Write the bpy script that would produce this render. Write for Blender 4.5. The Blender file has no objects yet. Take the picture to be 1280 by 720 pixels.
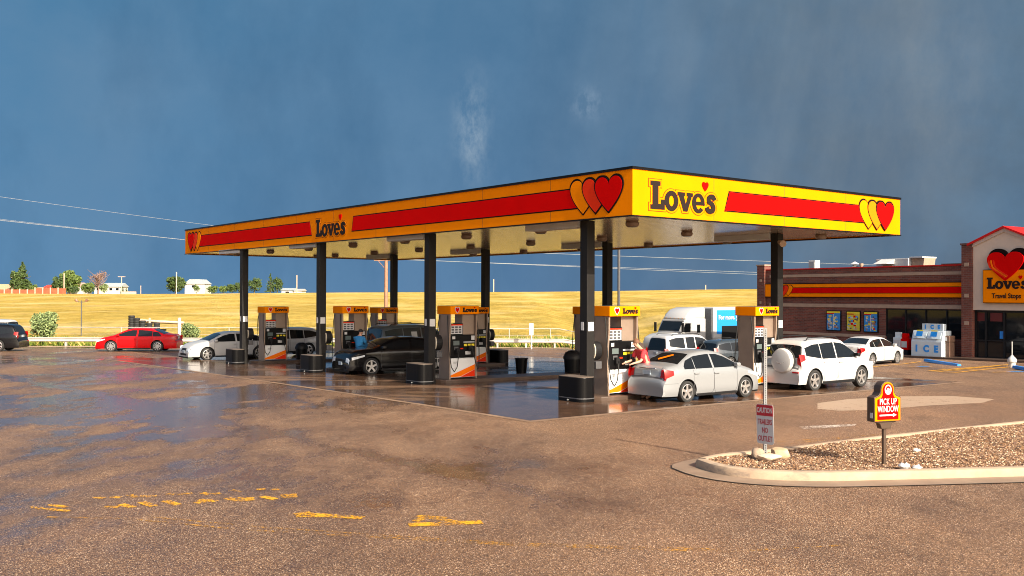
import bpy, bmesh, math, random
import numpy as np
from mathutils import Vector, Matrix
from mathutils.geometry import tessellate_polygon
random.seed(7)
C = bpy.context.scene.collection
R = math.radians
# ------------------------------------------------------------------ camera, sky, sun, exposure
FPX = 1220.0; CAMZ = 2.96; ROLL = 0.0034
cam = bpy.data.cameras.new('camera'); camo = bpy.data.objects.new('camera', cam); C.objects.link(camo)
cam.sensor_width = 36; cam.lens = 36 * FPX / 1280; cam.clip_end = 9000; cam.clip_start = 0.2
camo.location = (0, 0, CAMZ)
camo.matrix_world = Matrix.Translation((0, 0, CAMZ)) @ Matrix.Rotation(R(90) + 8.5 / FPX, 4, 'X') @ Matrix.Rotation(ROLL, 4, 'Z')
bpy.context.scene.camera = camo
SUN_D = Vector((0.585, -0.811, 0)).normalized(); SUN_E = R(31.5)
sl = bpy.data.lights.new('sun', 'SUN'); sl.energy = 4.6; sl.angle = R(0.5); sl.color = (1, 0.88, 0.70)
so = bpy.data.objects.new('sun', sl); C.objects.link(so)
sd = Vector((SUN_D.x * math.cos(SUN_E), SUN_D.y * math.cos(SUN_E), math.sin(SUN_E)))
so.rotation_euler = sd.to_track_quat('Z', 'Y').to_euler(); so.location = (40, -60, 60)
try: bpy.context.scene.cycles.filter_width = 1.0
except Exception: pass
EXPO = 0.95
vs = bpy.context.scene.view_settings
vs.view_transform = 'Standard'; vs.look = 'None'; vs.gamma = 1; vs.exposure = EXPO; vs.use_curve_mapping = False
w = bpy.data.worlds.new('World'); bpy.context.scene.world = w; w.use_nodes = True

def lin(r, g, b):
    return tuple(((c / 255) / 12.92 if c / 255 <= .04045 else ((c / 255 + .055) / 1.055) ** 2.4) for c in (r, g, b))

class NT:
    def __init__(s, nt): s.nt = nt; s.nt.nodes.clear()
    def n(s, t, **kw):
        n = s.nt.nodes.new(t)
        for k, v in kw.items():
            if k == 'inp':
                for a, b in v.items():
                    if isinstance(b, bpy.types.NodeSocket): s.nt.links.new(b, n.inputs[a])
                    else: n.inputs[a].default_value = b
            else: setattr(n, k, v)
        return n
    def math(s, op, a, b=0.0, c=None, clamp=False):
        n = s.nt.nodes.new('ShaderNodeMath'); n.operation = op; n.use_clamp = clamp
        for i, v in enumerate((a, b) if c is None else (a, b, c)):
            if isinstance(v, bpy.types.NodeSocket): s.nt.links.new(v, n.inputs[i])
            else: n.inputs[i].default_value = v
        return n.outputs[0]
    def ramp(s, fac, stops, interp='LINEAR'):
        n = s.nt.nodes.new('ShaderNodeValToRGB'); n.color_ramp.interpolation = interp
        e = n.color_ramp.elements
        while len(e) < len(stops): e.new(0.5)
        for el, (p, c) in zip(e, stops):
            el.position = p; el.color = (c, c, c, 1) if isinstance(c, (int, float)) else (*c, 1)
        s.nt.links.new(fac, n.inputs[0]); return n.outputs[0]
    def mix(s, fac, a, b, mode='MIX'):
        n = s.nt.nodes.new('ShaderNodeMix'); n.data_type = 'RGBA'; n.blend_type = mode
        for i, v in ((0, fac), (6, a), (7, b)):
            if isinstance(v, bpy.types.NodeSocket): s.nt.links.new(v, n.inputs[i])
            elif i == 0: n.inputs[0].default_value = v
            else: n.inputs[i].default_value = (*v, 1) if len(v) == 3 else v
        return n.outputs[2]
    def noise(s, vec, scale, detail=3, rough=.5):
        n = s.n('ShaderNodeTexNoise', inp={'Scale': scale, 'Detail': detail, 'Roughness': rough})
        if vec is not None: s.nt.links.new(vec, n.inputs['Vector'])
        return n.outputs['Fac']
    def mapping(s, vec, scale=(1, 1, 1), loc=(0, 0, 0), rot=(0, 0, 0)):
        n = s.n('ShaderNodeMapping'); s.nt.links.new(vec, n.inputs[0])
        n.inputs['Scale'].default_value = scale; n.inputs['Location'].default_value = loc; n.inputs['Rotation'].default_value = rot
        return n.outputs[0]

def build_world():
    N = NT(w.node_tree); EX = 2 ** EXPO
    sc = lambda c, k=1: tuple(x * k / EX for x in lin(*c))
    tc = N.n('ShaderNodeTexCoord').outputs['Generated']
    sep = N.n('ShaderNodeSeparateXYZ'); N.nt.links.new(tc, sep.inputs[0])
    x, y, z = sep.outputs
    az = N.math('ARCTAN2', x, y)
    hl = N.math('SQRT', N.math('ADD', N.math('MULTIPLY', x, x), N.math('MULTIPLY', y, y)))
    el = N.math('ARCTAN2', z, hl)
    sky = N.n('ShaderNodeTexSky', sky_type='NISHITA', sun_disc=False)
    sky.sun_elevation = SUN_E; sky.dust_density = 5.0; sky.ozone_density = .4; sky.air_density = .8; sky.sun_rotation = math.atan2(SUN_D.x, SUN_D.y) % (2 * math.pi)
    bg1 = N.n('ShaderNodeBackground', inp={'Color': sky.outputs[0], 'Strength': 0.12})
    # storm cloud in front: blue on the left, greyer on the right, rain shafts
    base = N.ramp(N.math('MULTIPLY_ADD', az, 1.0, .5), [(0.0, sc((78, 128, 168))), (.03, sc((76, 126, 164))), (.45, sc((78, 120, 155))), (.66, sc((74, 112, 144))), (.80, sc((92, 115, 134))), (1.0, sc((84, 108, 128)))])
    low = N.ramp(N.math('MULTIPLY_ADD', az, 1.0, .5), [(0, sc((96, 142, 182))), (.5, sc((90, 126, 164))), (.75, sc((96, 116, 138))), (1, sc((88, 104, 122)))])
    lf = N.ramp(el, [(0.0, 1.0), (.16, .35), (.32, 0.0)])
    col = N.mix(lf, base, low)
    # soft broad mottling and vertical rain streaks
    cv = N.n('ShaderNodeCombineXYZ', inp={0: az, 1: el, 2: 0.0}).outputs[0]
    m1 = N.noise(N.mapping(cv, (2.6, 3.4, 1), rot=(0, 0, .5)), 2.0, 6, .6)
    col = N.mix(N.math('MULTIPLY', N.ramp(m1, [(.38, 0), (.70, 1)]), .55), col, sc((104, 140, 172)))
    skew = N.math('MULTIPLY_ADD', el, -0.16, az)
    cv2 = N.n('ShaderNodeCombineXYZ', inp={0: skew, 1: el, 2: 3.0}).outputs[0]
    st = N.noise(N.mapping(cv2, (20, 2.6, 1)), 1.0, 4, .6)
    st2 = N.noise(N.mapping(cv2, (9, 2.0, 1)), 1.0, 4, .6)
    win = N.ramp(N.math('MULTIPLY_ADD', az, 1.0, .5), [(.50, 0), (.70, .55), (.84, .9), (.93, .25), (1, .05)])
    stv = N.math('MULTIPLY', N.math('MULTIPLY_ADD', N.ramp(st, [(.35, 0), (.8, 1)]), .45, N.math('MULTIPLY', N.ramp(st2, [(.35, 0), (.75, 1)]), .75)), win)
    elw = N.ramp(el, [(.02, .1), (.10, .7), (.22, 1), (.4, .5)])
    col = N.mix(N.math('MULTIPLY', N.math('MULTIPLY', stv, elw), .85, clamp=True), col, sc((138, 150, 160)))
    # faint streaks elsewhere
    col = N.mix(N.math('MULTIPLY', N.ramp(st2, [(.5, 0), (.8, 1)]), .18), col, sc((120, 146, 172)))
    # small bright wisps
    def blob(a0, e0, sa, se, ns, amt, c):
        da = N.math('DIVIDE', N.math('SUBTRACT', az, a0), sa); de = N.math('DIVIDE', N.math('SUBTRACT', el, e0), se)
        d = N.math('ADD', N.math('MULTIPLY', da, da), N.math('MULTIPLY', de, de))
        g = N.math('EXPONENT', N.math('MULTIPLY', d, -1.0))
        nn = N.ramp(N.noise(N.mapping(cv, (1, .55, 1), (a0 * 3, 1.7, 0)), ns, 6, .68), [(.42, 0), (.68, 1)])
        return N.math('MULTIPLY', N.math('MULTIPLY', g, nn), amt, clamp=True), c
    for b in (((590 - 640) / FPX, (368 - 168) / FPX, .016, .044, 48, 1.15, (142, 165, 186)),
              ((733 - 640) / FPX, (368 - 132) / FPX, .015, .014, 60, 1.2, (134, 158, 182)),
              ((1180 - 640) / FPX * .93, (368 - 120) / FPX, .05, .10, 9, .5, (150, 156, 160)),
              ((1085 - 640) / FPX * .95, (368 - 150) / FPX, .07, .09, 8, .45, (138, 146, 152))):
        m, c = blob(*b); col = N.mix(m, col, sc(c))
    m3 = N.noise(N.mapping(cv, (4.2, 2.2, 1), (5, 1, 0), (0, 0, -.35)), 1.6, 7, .62)
    col = N.mix(N.math('MULTIPLY', N.ramp(m3, [(.45, 0), (.72, 1)]), .42), col, sc((58, 98, 134)))
    bg2 = N.n('ShaderNodeBackground', inp={'Color': col, 'Strength': 1.0})
    f = N.ramp(N.math('MULTIPLY_ADD', y, .5, .5), [(.30, 0), (.62, 1)])
    ms = N.n('ShaderNodeMixShader'); N.nt.links.new(f, ms.inputs[0]); N.nt.links.new(bg1.outputs[0], ms.inputs[1]); N.nt.links.new(bg2.outputs[0], ms.inputs[2])
    o = N.n('ShaderNodeOutputWorld'); N.nt.links.new(ms.outputs[0], o.inputs[0])
build_world()

# ------------------------------------------------------------------ materials
MATS = {}
def mat(name, col=(.5, .5, .5), rough=.5, metal=0.0, spec=.5, coat=0.0, var=0.0, vscale=3.0, bump=0.0, bscale=40.0, emit=None, dirt=None):
    if name in MATS: return MATS[name]
    m = bpy.data.materials.new(name); m.use_nodes = True; N = NT(m.node_tree)
    tc = N.n('ShaderNodeTexCoord').outputs['Object']
    p = N.n('ShaderNodeBsdfPrincipled', inp={'Roughness': rough, 'Metallic': metal, 'Specular IOR Level': spec, 'Coat Weight': coat, 'Coat Roughness': .04})
    c = (*col, 1)
    if var > 0:
        nz = N.noise(tc, vscale, 5, .6)
        dk = tuple(x * (1 - var) for x in col); lt = tuple(min(1, x * (1 + var * .6)) for x in col)
        cc = N.ramp(nz, [(.3, dk), (.7, lt)])
        N.nt.links.new(cc, p.inputs['Base Color'])
        N.nt.links.new(N.math('MULTIPLY_ADD', nz, .25, rough - .125, clamp=True), p.inputs['Roughness'])
    else: p.inputs['Base Color'].default_value = c
    if bump > 0:
        b = N.n('ShaderNodeBump', inp={'Strength': bump, 'Distance': .02, 'Height': N.noise(tc, bscale, 4, .6)})
        N.nt.links.new(b.outputs[0], p.inputs['Normal'])
    o = N.n('ShaderNodeOutputMaterial'); N.nt.links.new(p.outputs[0], o.inputs[0])
    MATS[name] = m; return m

SEAM = (0.7507, 0.6607, -10.0111)
PUDDLES = [(-8.0, 27.5, 1.6, 6.0, .26), (-10.8, 25.5, 2.2, 5.0, .13), (-14.5, 28.0, 2.5, 3.2, .13), (-8.0, 20.0, 3.0, 2.6, .07), (-4.6, 26.5, 1.6, 2.4, .13), (-24.0, 50.0, 6.0, 5.0, .10), (-30.0, 47.0, 5.0, 4.0, .10), (-15.0, 42.0, 2.2, 7.0, .16), (-1.5, 15.5, 2.6, 2.2, .05), (15.5, 40.5, 3.5, 1.6, .16), (18.5, 44.0, 4.0, 2.0, .14), (3.4, 14.3, 2.2, 1.2, .05), (-6.5, 11.5, 1.3, 1.6, .06)]
def mat_asphalt():
    m = bpy.data.materials.new('wet_asphalt'); m.use_nodes = True; N = NT(m.node_tree)
    g = N.n('ShaderNodeNewGeometry').outputs['Position']
    sep = N.n('ShaderNodeSeparateXYZ'); N.nt.links.new(g, sep.inputs[0]); x, y, z = sep.outputs
    # damp streaks follow the drainage, roughly parallel to the canopy
    ms = N.mapping(g, (.16, .075, 0), rot=(0, 0, R(-38)))
    big = N.noise(ms, 1.0, 5, .62)
    med = N.noise(N.mapping(g, (.42, .20, 0), rot=(0, 0, R(-25))), 1.0, 6, .68)
    sml = N.noise(N.mapping(g, (1.6, .8, 0), rot=(0, 0, R(-20))), 1.0, 5, .7)
    wet0 = N.math('ADD', N.math('MULTIPLY', big, .40), N.math('ADD', N.math('MULTIPLY', med, .52), N.math('MULTIPLY', sml, .22)))
    # wetter to the left and towards the pumps, drier to the right
    bias = N.math('ADD', N.math('MULTIPLY', x, -0.0105), N.math('MULTIPLY_ADD', y, .0015, .012))
    bias = N.math('MINIMUM', N.math('MAXIMUM', bias, -.10), .065)
    brk = N.ramp(N.noise(N.mapping(g, (.75, .38, 0), (3, 7, 0), (0, 0, R(-28))), 1.0, 6, .7), [(.38, 0), (.56, 1)])
    # hollows in the paving where water stands
    for (cx, cy, rx, ry, am) in PUDDLES:
        ex_ = N.math('DIVIDE', N.math('SUBTRACT', x, cx), rx); ey_ = N.math('DIVIDE', N.math('SUBTRACT', y, cy), ry)
        gq = N.math('EXPONENT', N.math('MULTIPLY', N.math('ADD', N.math('MULTIPLY', ex_, ex_), N.math('MULTIPLY', ey_, ey_)), -1.0))
        bias = N.math('MULTIPLY_ADD', N.math('MULTIPLY', gq, brk), am, bias)
    # an old trench seam that holds water
    wobn = N.math('MULTIPLY', N.math('SUBTRACT', N.noise(g, .5, 4, .6), .5), .9)
    sdist = N.math('ADD', N.math('ADD', N.math('MULTIPLY', x, SEAM[0]), N.math('MULTIPLY', y, SEAM[1])), N.math('ADD', wobn, SEAM[2]))
    sg = N.math('EXPONENT', N.math('MULTIPLY', N.math('MULTIPLY', sdist, sdist), -7.0))
    slen = N.ramp(N.math('MULTIPLY', y, .02), [(.24, 0), (.34, 1)])
    bias = N.math('MULTIPLY_ADD', N.math('MULTIPLY', sg, slen), .10, bias)
    wet = N.math('ADD', N.math('SUBTRACT', wet0, .072), bias)
    wetm = N.ramp(wet, [(.50, 0), (.57, .45), (.65, 1)])
    damp = N.ramp(N.noise(N.mapping(g, (.30, .16, 0), (11, 5, 0), (0, 0, R(-32))), 1.0, 6, .65), [(.44, 0), (.66, .34)])
    pud = N.ramp(wet, [(.59, 0), (.65, 1)])
    fine = N.noise(g, 55, 2, .7)
    vor = N.n('ShaderNodeTexVoronoi', inp={'Scale': 92.0}); N.nt.links.new(g, vor.inputs['Vector'])
    sp = N.n('ShaderNodeSeparateColor'); N.nt.links.new(vor.outputs['Color'], sp.inputs[0])
    stone = N.ramp(sp.outputs[0], [(0, (.035, .022, .016)), (.25, (.13, .073, .042)), (.5, (.21, .118, .064)), (.66, (.16, .118, .10)), (.82, (.30, .17, .092)), (.92, (.44, .28, .165)), (1, (.80, .62, .45))])
    tone = N.ramp(N.noise(N.mapping(g, (.35, .2, 0), rot=(0, 0, R(-35))), 1.2, 6, .6), [(.3, (.74, .74, .77)), (.7, (1.14, 1.09, 1.02))])
    dry = N.mix(1.0, stone, tone, 'MULTIPLY')
    stains = N.ramp(N.noise(N.mapping(g, (.9, .5, 0)), .8, 6, .7), [(.56, 0), (.68, .5)])
    dry = N.mix(stains, dry, (.06, .036, .025))
    dry = N.mix(damp, dry, N.mix(1.0, dry, (.50, .47, .46), 'MULTIPLY'))
    wetc = N.mix(1.0, dry, (.62, .58, .56), 'MULTIPLY')
    # thin sealed cracks
    cr = N.n('ShaderNodeTexVoronoi', feature='DISTANCE_TO_EDGE', inp={'Scale': .16})
    wob = N.n('ShaderNodeTexNoise', inp={'Scale': .8, 'Detail': 4.0}); N.nt.links.new(g, wob.inputs['Vector'])
    N.nt.links.new(N.mix(.12, g, wob.outputs['Color'], 'ADD'), cr.inputs['Vector'])
    crk = N.ramp(cr.outputs['Distance'], [(.0, 1), (.006, 0)])
    col = N.mix(wetm, dry, wetc)
    
    rough = N.ramp(wetm, [(0, .60), (.5, .42), (1, .26)])
    rough = N.mix(pud, rough, (.11, .11, .11))
    bst = N.ramp(pud, [(0, .55), (1, .06)])
    b = N.n('ShaderNodeBump', inp={'Strength': bst, 'Distance': .012, 'Height': N.math('ADD', fine, vor.outputs['Distance'])})
    p = N.n('ShaderNodeBsdfPrincipled', inp={'Base Color': col, 'Roughness': rough, 'Normal': b.outputs[0], 'Specular IOR Level': N.ramp(wetm, [(0, .30), (1, .42)])})
    o = N.n('ShaderNodeOutputMaterial'); N.nt.links.new(p.outputs[0], o.inputs[0]); return m

def mat_pad():
    m = bpy.data.materials.new('wet_concrete'); m.use_nodes = True; N = NT(m.node_tree)
    g = N.n('ShaderNodeNewGeometry').outputs['Position']
    wet = N.noise(N.mapping(g, (.12, .35, 0), rot=(0, 0, R(8))), 1.3, 5, .6)
    wm = N.ramp(wet, [(.36, 0), (.47, 1)])
    tone = N.noise(g, 1.5, 6, .7)
    dry = N.ramp(tone, [(.3, (.11, .066, .042)), (.7, (.22, .135, .085))])
    wetc = N.ramp(tone, [(.3, (.045, .025, .016)), (.7, (.12, .068, .042))])
    col = N.mix(wm, dry, wetc)
    loc = N.mapping(g, (1, 1, 1), rot=(0, 0, 0))
    br = N.n('ShaderNodeTexBrick', inp={'Scale': 1.0, 'Mortar Size': .012, 'Brick Width': 4.0, 'Row Height': 4.0, 'Color1': (1, 1, 1, 1), 'Color2': (1, 1, 1, 1), 'Mortar': (0, 0, 0, 1)}, offset=0.0)
    vr = N.n('ShaderNodeVectorRotate', rotation_type='Z_AXIS', inp={'Angle': R(-38.14)}); N.nt.links.new(g, vr.inputs['Vector'])
    N.nt.links.new(vr.outputs[0], br.inputs['Vector'])
    col = N.mix(N.math('MULTIPLY', N.math('SUBTRACT', 1.0, br.outputs['Color']), .7), col, (.02, .015, .012))
    rough = N.ramp(wm, [(0, .42), (1, .13)])
    b = N.n('ShaderNodeBump', inp={'Strength': N.ramp(wm, [(0, .3), (1, .035)]), 'Distance': .01, 'Height': N.noise(g, 14, 4, .6)})
    p = N.n('ShaderNodeBsdfPrincipled', inp={'Base Color': col, 'Roughness': rough, 'Normal': b.outputs[0], 'Specular IOR Level': .17})
    o = N.n('ShaderNodeOutputMaterial'); N.nt.links.new(p.outputs[0], o.inputs[0]); return m

def mat_field():
    m = bpy.data.materials.new('dry_grass_field'); m.use_nodes = True; N = NT(m.node_tree)
    g = N.n('ShaderNodeNewGeometry').outputs['Position']
    a = N.noise(N.mapping(g, (.045, .03, 0)), 1.0, 6, .6)
    b_ = N.noise(N.mapping(g, (.30, .16, 0)), 1.0, 6, .7)
    c = N.noise(N.mapping(g, (2.0, 1.2, 0)), 1.0, 5, .75)
    mix = N.math('ADD', N.math('MULTIPLY', a, .34), N.math('ADD', N.math('MULTIPLY', b_, .33), N.math('MULTIPLY', c, .33)))
    col = N.ramp(mix, [(.36, (.16, .145, .03)), (.42, (.30, .21, .038)), (.475, (.43, .295, .056)), (.53, (.54, .38, .088)), (.62, (.72, .54, .18))])
    sep = N.n('ShaderNodeSeparateXYZ'); N.nt.links.new(g, sep.inputs[0])
    near = N.ramp(N.math('MULTIPLY', sep.outputs[1], .002), [(.13, 1), (.24, .35), (.5, 0)])
    grn = N.math('MULTIPLY', N.ramp(N.noise(N.mapping(g, (.22, .10, 0), (9, 3, 0)), 1.0, 6, .7), [(.46, 0), (.62, 1)]), N.math('MULTIPLY_ADD', near, .7, .12))
    col = N.mix(grn, col, (.17, .17, .04))
    wd = N.ramp(N.noise(g, .9, 4, .8), [(.66, 0), (.70, 1)])
    col = N.mix(N.math('MULTIPLY', wd, near), col, (.50, .26, .02))
    tuft = N.ramp(N.noise(N.mapping(g, (.9, .45, 0), (2, 8, 0)), 1.0, 4, .8), [(.56, 0), (.70, .5)])
    col = N.mix(tuft, col, (.30, .19, .05))
    pale = N.ramp(N.noise(N.mapping(g, (.06, .035, 0), (20, 3, 0)), 1.0, 5, .6), [(.50, 0), (.66, .6)])
    col = N.mix(pale, col, (.72, .54, .24))
    b = N.n('ShaderNodeBump', inp={'Strength': .8, 'Distance': .6, 'Height': N.math('ADD', c, b_)})
    p = N.n('ShaderNodeBsdfPrincipled', inp={'Base Color': col, 'Roughness': .9, 'Specular IOR Level': .1, 'Normal': b.outputs[0]})
    o = N.n('ShaderNodeOutputMaterial'); N.nt.links.new(p.outputs[0], o.inputs[0]); return m

def mat_brick():
    m = bpy.data.materials.new('brown_brick'); m.use_nodes = True; N = NT(m.node_tree)
    tc = N.n('ShaderNodeTexCoord').outputs['Object']
    sep = N.n('ShaderNodeSeparateXYZ'); N.nt.links.new(tc, sep.inputs[0])
    v = N.n('ShaderNodeCombineXYZ', inp={0: N.math('ADD', sep.outputs[0], sep.outputs[1]), 1: sep.outputs[2], 2: 0.0}).outputs[0]
    br = N.n('ShaderNodeTexBrick', inp={'Scale': 1.0, 'Mortar Size': .012, 'Brick Width': .30, 'Row Height': .10, 'Color1': (.19, .052, .034, 1), 'Color2': (.095, .028, .020, 1), 'Mortar': (.15, .095, .075, 1), 'Bias': -.1})
    N.nt.links.new(v, br.inputs['Vector'])
    nz = N.ramp(N.noise(tc, .8, 5, .6), [(.3, (.75, .75, .78)), (.7, (1.2, 1.15, 1.1))])
    col = N.mix(1.0, br.outputs['Color'], nz, 'MULTIPLY')
    p = N.n('ShaderNodeBsdfPrincipled', inp={'Base Color': col, 'Roughness': .85})
    o = N.n('ShaderNodeOutputMaterial'); N.nt.links.new(p.outputs[0], o.inputs[0]); return m

def mat_worn_paint(name, c, thr=.5):
    m = bpy.data.materials.new(name); m.use_nodes = True; N = NT(m.node_tree)
    g = N.n('ShaderNodeNewGeometry').outputs['Position']
    f = N.math('ADD', N.math('MULTIPLY', N.noise(g, 22, 3, .8), .6), N.math('MULTIPLY', N.noise(g, 2.5, 4, .7), .4))
    k = N.ramp(f, [(thr - .04, 0), (thr + .03, 1)])
    p = N.n('ShaderNodeBsdfPrincipled', inp={'Base Color': (*c, 1), 'Roughness': .5})
    t = N.n('ShaderNodeBsdfTransparent')
    ms = N.n('ShaderNodeMixShader'); N.nt.links.new(k, ms.inputs[0]); N.nt.links.new(t.outputs[0], ms.inputs[1]); N.nt.links.new(p.outputs[0], ms.inputs[2])
    o = N.n('ShaderNodeOutputMaterial'); N.nt.links.new(ms.outputs[0], o.inputs[0]); return m

def mat_stones(name, stops, rough=.85):
    m = bpy.data.materials.new(name); m.use_nodes = True; N = NT(m.node_tree)
    r = N.n('ShaderNodeNewGeometry').outputs['Random Per Island']
    col = N.ramp(r, stops, 'LINEAR')
    p = N.n('ShaderNodeBsdfPrincipled', inp={'Base Color': col, 'Roughness': rough})
    o = N.n('ShaderNodeOutputMaterial'); N.nt.links.new(p.outputs[0], o.inputs[0]); return m
def mat_leaf(name, c0, c1):
    m = mat_stones(name, [(0, c0), (1, c1)], .7)
    return m
def mat_soffit():
    m = bpy.data.materials.new('soffit_panel'); m.use_nodes = True; N = NT(m.node_tree)
    tc = N.n('ShaderNodeTexCoord').outputs['Object']
    sep = N.n('ShaderNodeSeparateXYZ'); N.nt.links.new(tc, sep.inputs[0])
    fr = N.math('FRACT', N.math('DIVIDE', sep.outputs[0], .4))
    seam = N.ramp(fr, [(0, 0), (.06, 1), (.94, 1), (1, 0)])
    nz = N.noise(N.mapping(tc, (3, .25, 1)), 1.0, 5, .6)
    col = N.ramp(nz, [(.3, (.42, .33, .24)), (.7, (.56, .46, .36))])
    col = N.mix(1.0, col, N.ramp(seam, [(0, .45), (1, 1)]), 'MULTIPLY')
    b = N.n('ShaderNodeBump', inp={'Strength': .5, 'Distance': .02, 'Height': seam})
    p = N.n('ShaderNodeBsdfPrincipled', inp={'Base Color': col, 'Roughness': .22, 'Metallic': .55, 'Normal': b.outputs[0]})
    o = N.n('ShaderNodeOutputMaterial'); N.nt.links.new(p.outputs[0], o.inputs[0]); return m

M = dict(
    black=mat('black_paint', (.004, .004, .0045), .35, spec=.18), rubber=mat('tyre_rubber', (.018, .018, .018), .8, var=.3), dkplastic=mat('dark_plastic', (.010, .010, .011), .5, spec=.25),
    yellow=mat('yellow_panel', (.90, .237, .0), .75, spec=.04, var=.07, vscale=1.1), red=mat('red_panel', (.60, .002, .002), .75, spec=.03, var=.08, vscale=1.1),
    orange=mat('orange_panel', (.88, .17, .002), .6, spec=.1), redorange=mat('red_orange_panel', (.72, .03, .004), .6, spec=.1), logo=mat('logo_brown', (.018, .011, .009), .6, spec=.15), outline=mat('outline_black', (.008, .004, .003), .6, spec=.1),
    steel=mat('brushed_steel', (.30, .225, .175), .42, metal=.4, var=.14, vscale=2), galv=mat('galvanised_steel', (.26, .265, .27), .5, metal=.4, var=.2, vscale=8),
    white=mat('white_paint', (.52, .52, .515), .5), dwhite=mat('dull_white', (.50, .50, .49), .65, var=.1), glass=mat('dark_glass', (.008, .010, .012), .04, spec=.38), lglass=mat('clear_tint_glass', (.03, .045, .05), .04, spec=.9),
    chrome=mat('chrome', (.75, .75, .76), .12, metal=1), alloy=mat('alloy', (.62, .61, .60), .28, metal=.8), redlens=mat('red_lens', (.36, .003, .003), .3, spec=.3, coat=.2), clearlens=mat('clear_lens', (.62, .66, .70), .10, coat=1), amber=mat('amber_lens', (.8, .28, .02), .15),
    concrete=mat('concrete', (.46, .36, .26), .85, var=.22, vscale=2.5, bump=.4, bscale=30), wetconc=mat('damp_concrete', (.09, .06, .045), .4, spec=.3, var=.3, vscale=2), grey=mat('grey_paint', (.32, .33, .34), .5), dgrey=mat('dark_grey', (.07, .07, .075), .45),
    cream=mat('cream_stone', (.36, .25, .18), .8, var=.15, vscale=3), stucco=mat('stucco', (.62, .50, .40), .9, var=.06, bump=.3, bscale=60), redmetal=mat('red_metal_roof', (.55, .012, .01), .55, spec=.2), blue=mat('blue_paint', (.01, .22, .68), .45, var=.15, vscale=6), skyblue=mat('blue_graphic', (.02, .28, .80), .4), iceblue=mat('ice_box_white', (.58, .66, .70), .4, var=.08),
    wood=mat('weathered_wood', (.30, .16, .10), .8, var=.3, vscale=4), wood2=mat('pale_wood', (.55, .42, .32), .85, var=.3, vscale=5), bark=mat('bark', (.13, .09, .06), .9, var=.4, vscale=6), skin=mat('skin', (.52, .28, .19), .55), hair=mat('brown_hair', (.14, .06, .03), .7), hair2=mat('black_cap', (.012, .012, .014), .7),
    redcloth=mat('red_plaid_shirt', (.55, .03, .04), .85, var=.5, vscale=30), bluecloth=mat('blue_shirt', (.03, .22, .48), .85, var=.2, vscale=8), jeans=mat('jeans', (.04, .06, .11), .9, var=.2), bronze=mat('bronze_metal', (.085, .055, .038), .4, metal=.3), rock=mat('tan_rock', (.50, .36, .22), .9, var=.35, vscale=4, bump=.8, bscale=12), sticker=mat('white_sticker', (.52, .52, .52), .5), screen=mat('lcd_screen', (.10, .13, .13), .15), ygrade=mat('yellow_button', (.75, .60, .02), .4), plate=mat('number_plate', (.30, .36, .42), .4), limeglass=mat('green_sticker', (.20, .42, .05), .4), under=mat('underbody', (.012, .012, .012), .9), interior=mat('store_interior', (.03, .03, .03), .8), binbrown=mat('brown_bin', (.16, .09, .06), .7, var=.15))
M['column'] = mat('column_paint', (.015, .014, .0135), .5, spec=.2, var=.15, vscale=3); M['asphalt'] = mat_asphalt(); M['pad'] = mat_pad(); M['field'] = mat_field(); M['brick'] = mat_brick(); M['soffit'] = mat_soffit()
M['wornyellow'] = mat_worn_paint('worn_yellow_paint', (.74, .35, .01), .505); M['faintyellow'] = mat_worn_paint('faint_yellow_paint', (.50, .24, .03), .55)
M['lineyellow'] = mat_worn_paint('line_yellow_paint', (.74, .36, .02), .44); M['wornblue'] = mat_worn_paint('worn_blue_paint', (.02, .20, .55), .46)
M['gravel'] = mat_stones('gravel_stones', [(0, (.03, .015, .012)), (.15, (.10, .05, .03)), (.35, (.20, .10, .045)), (.55, (.29, .155, .075)), (.72, (.17, .11, .085)), (.86, (.42, .27, .15)), (1, (.72, .58, .42))])
M['leafdark'] = mat_leaf('leaf_dark', (.014, .034, .007), (.060, .10, .016)); M['leafmid'] = mat_leaf('leaf_mid', (.028, .062, .010), (.12, .17, .028)); M['leafpale'] = mat_leaf('leaf_pale', (.035, .07, .018), (.26, .32, .12)); M['bare'] = mat('bare_branches', (.20, .125, .095), .9)
M['weed'] = mat_leaf('weed_leaf', (.05, .11, .012), (.24, .28, .03)); M['straw'] = mat_leaf('straw', (.48, .32, .07), (.82, .62, .24))

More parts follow.
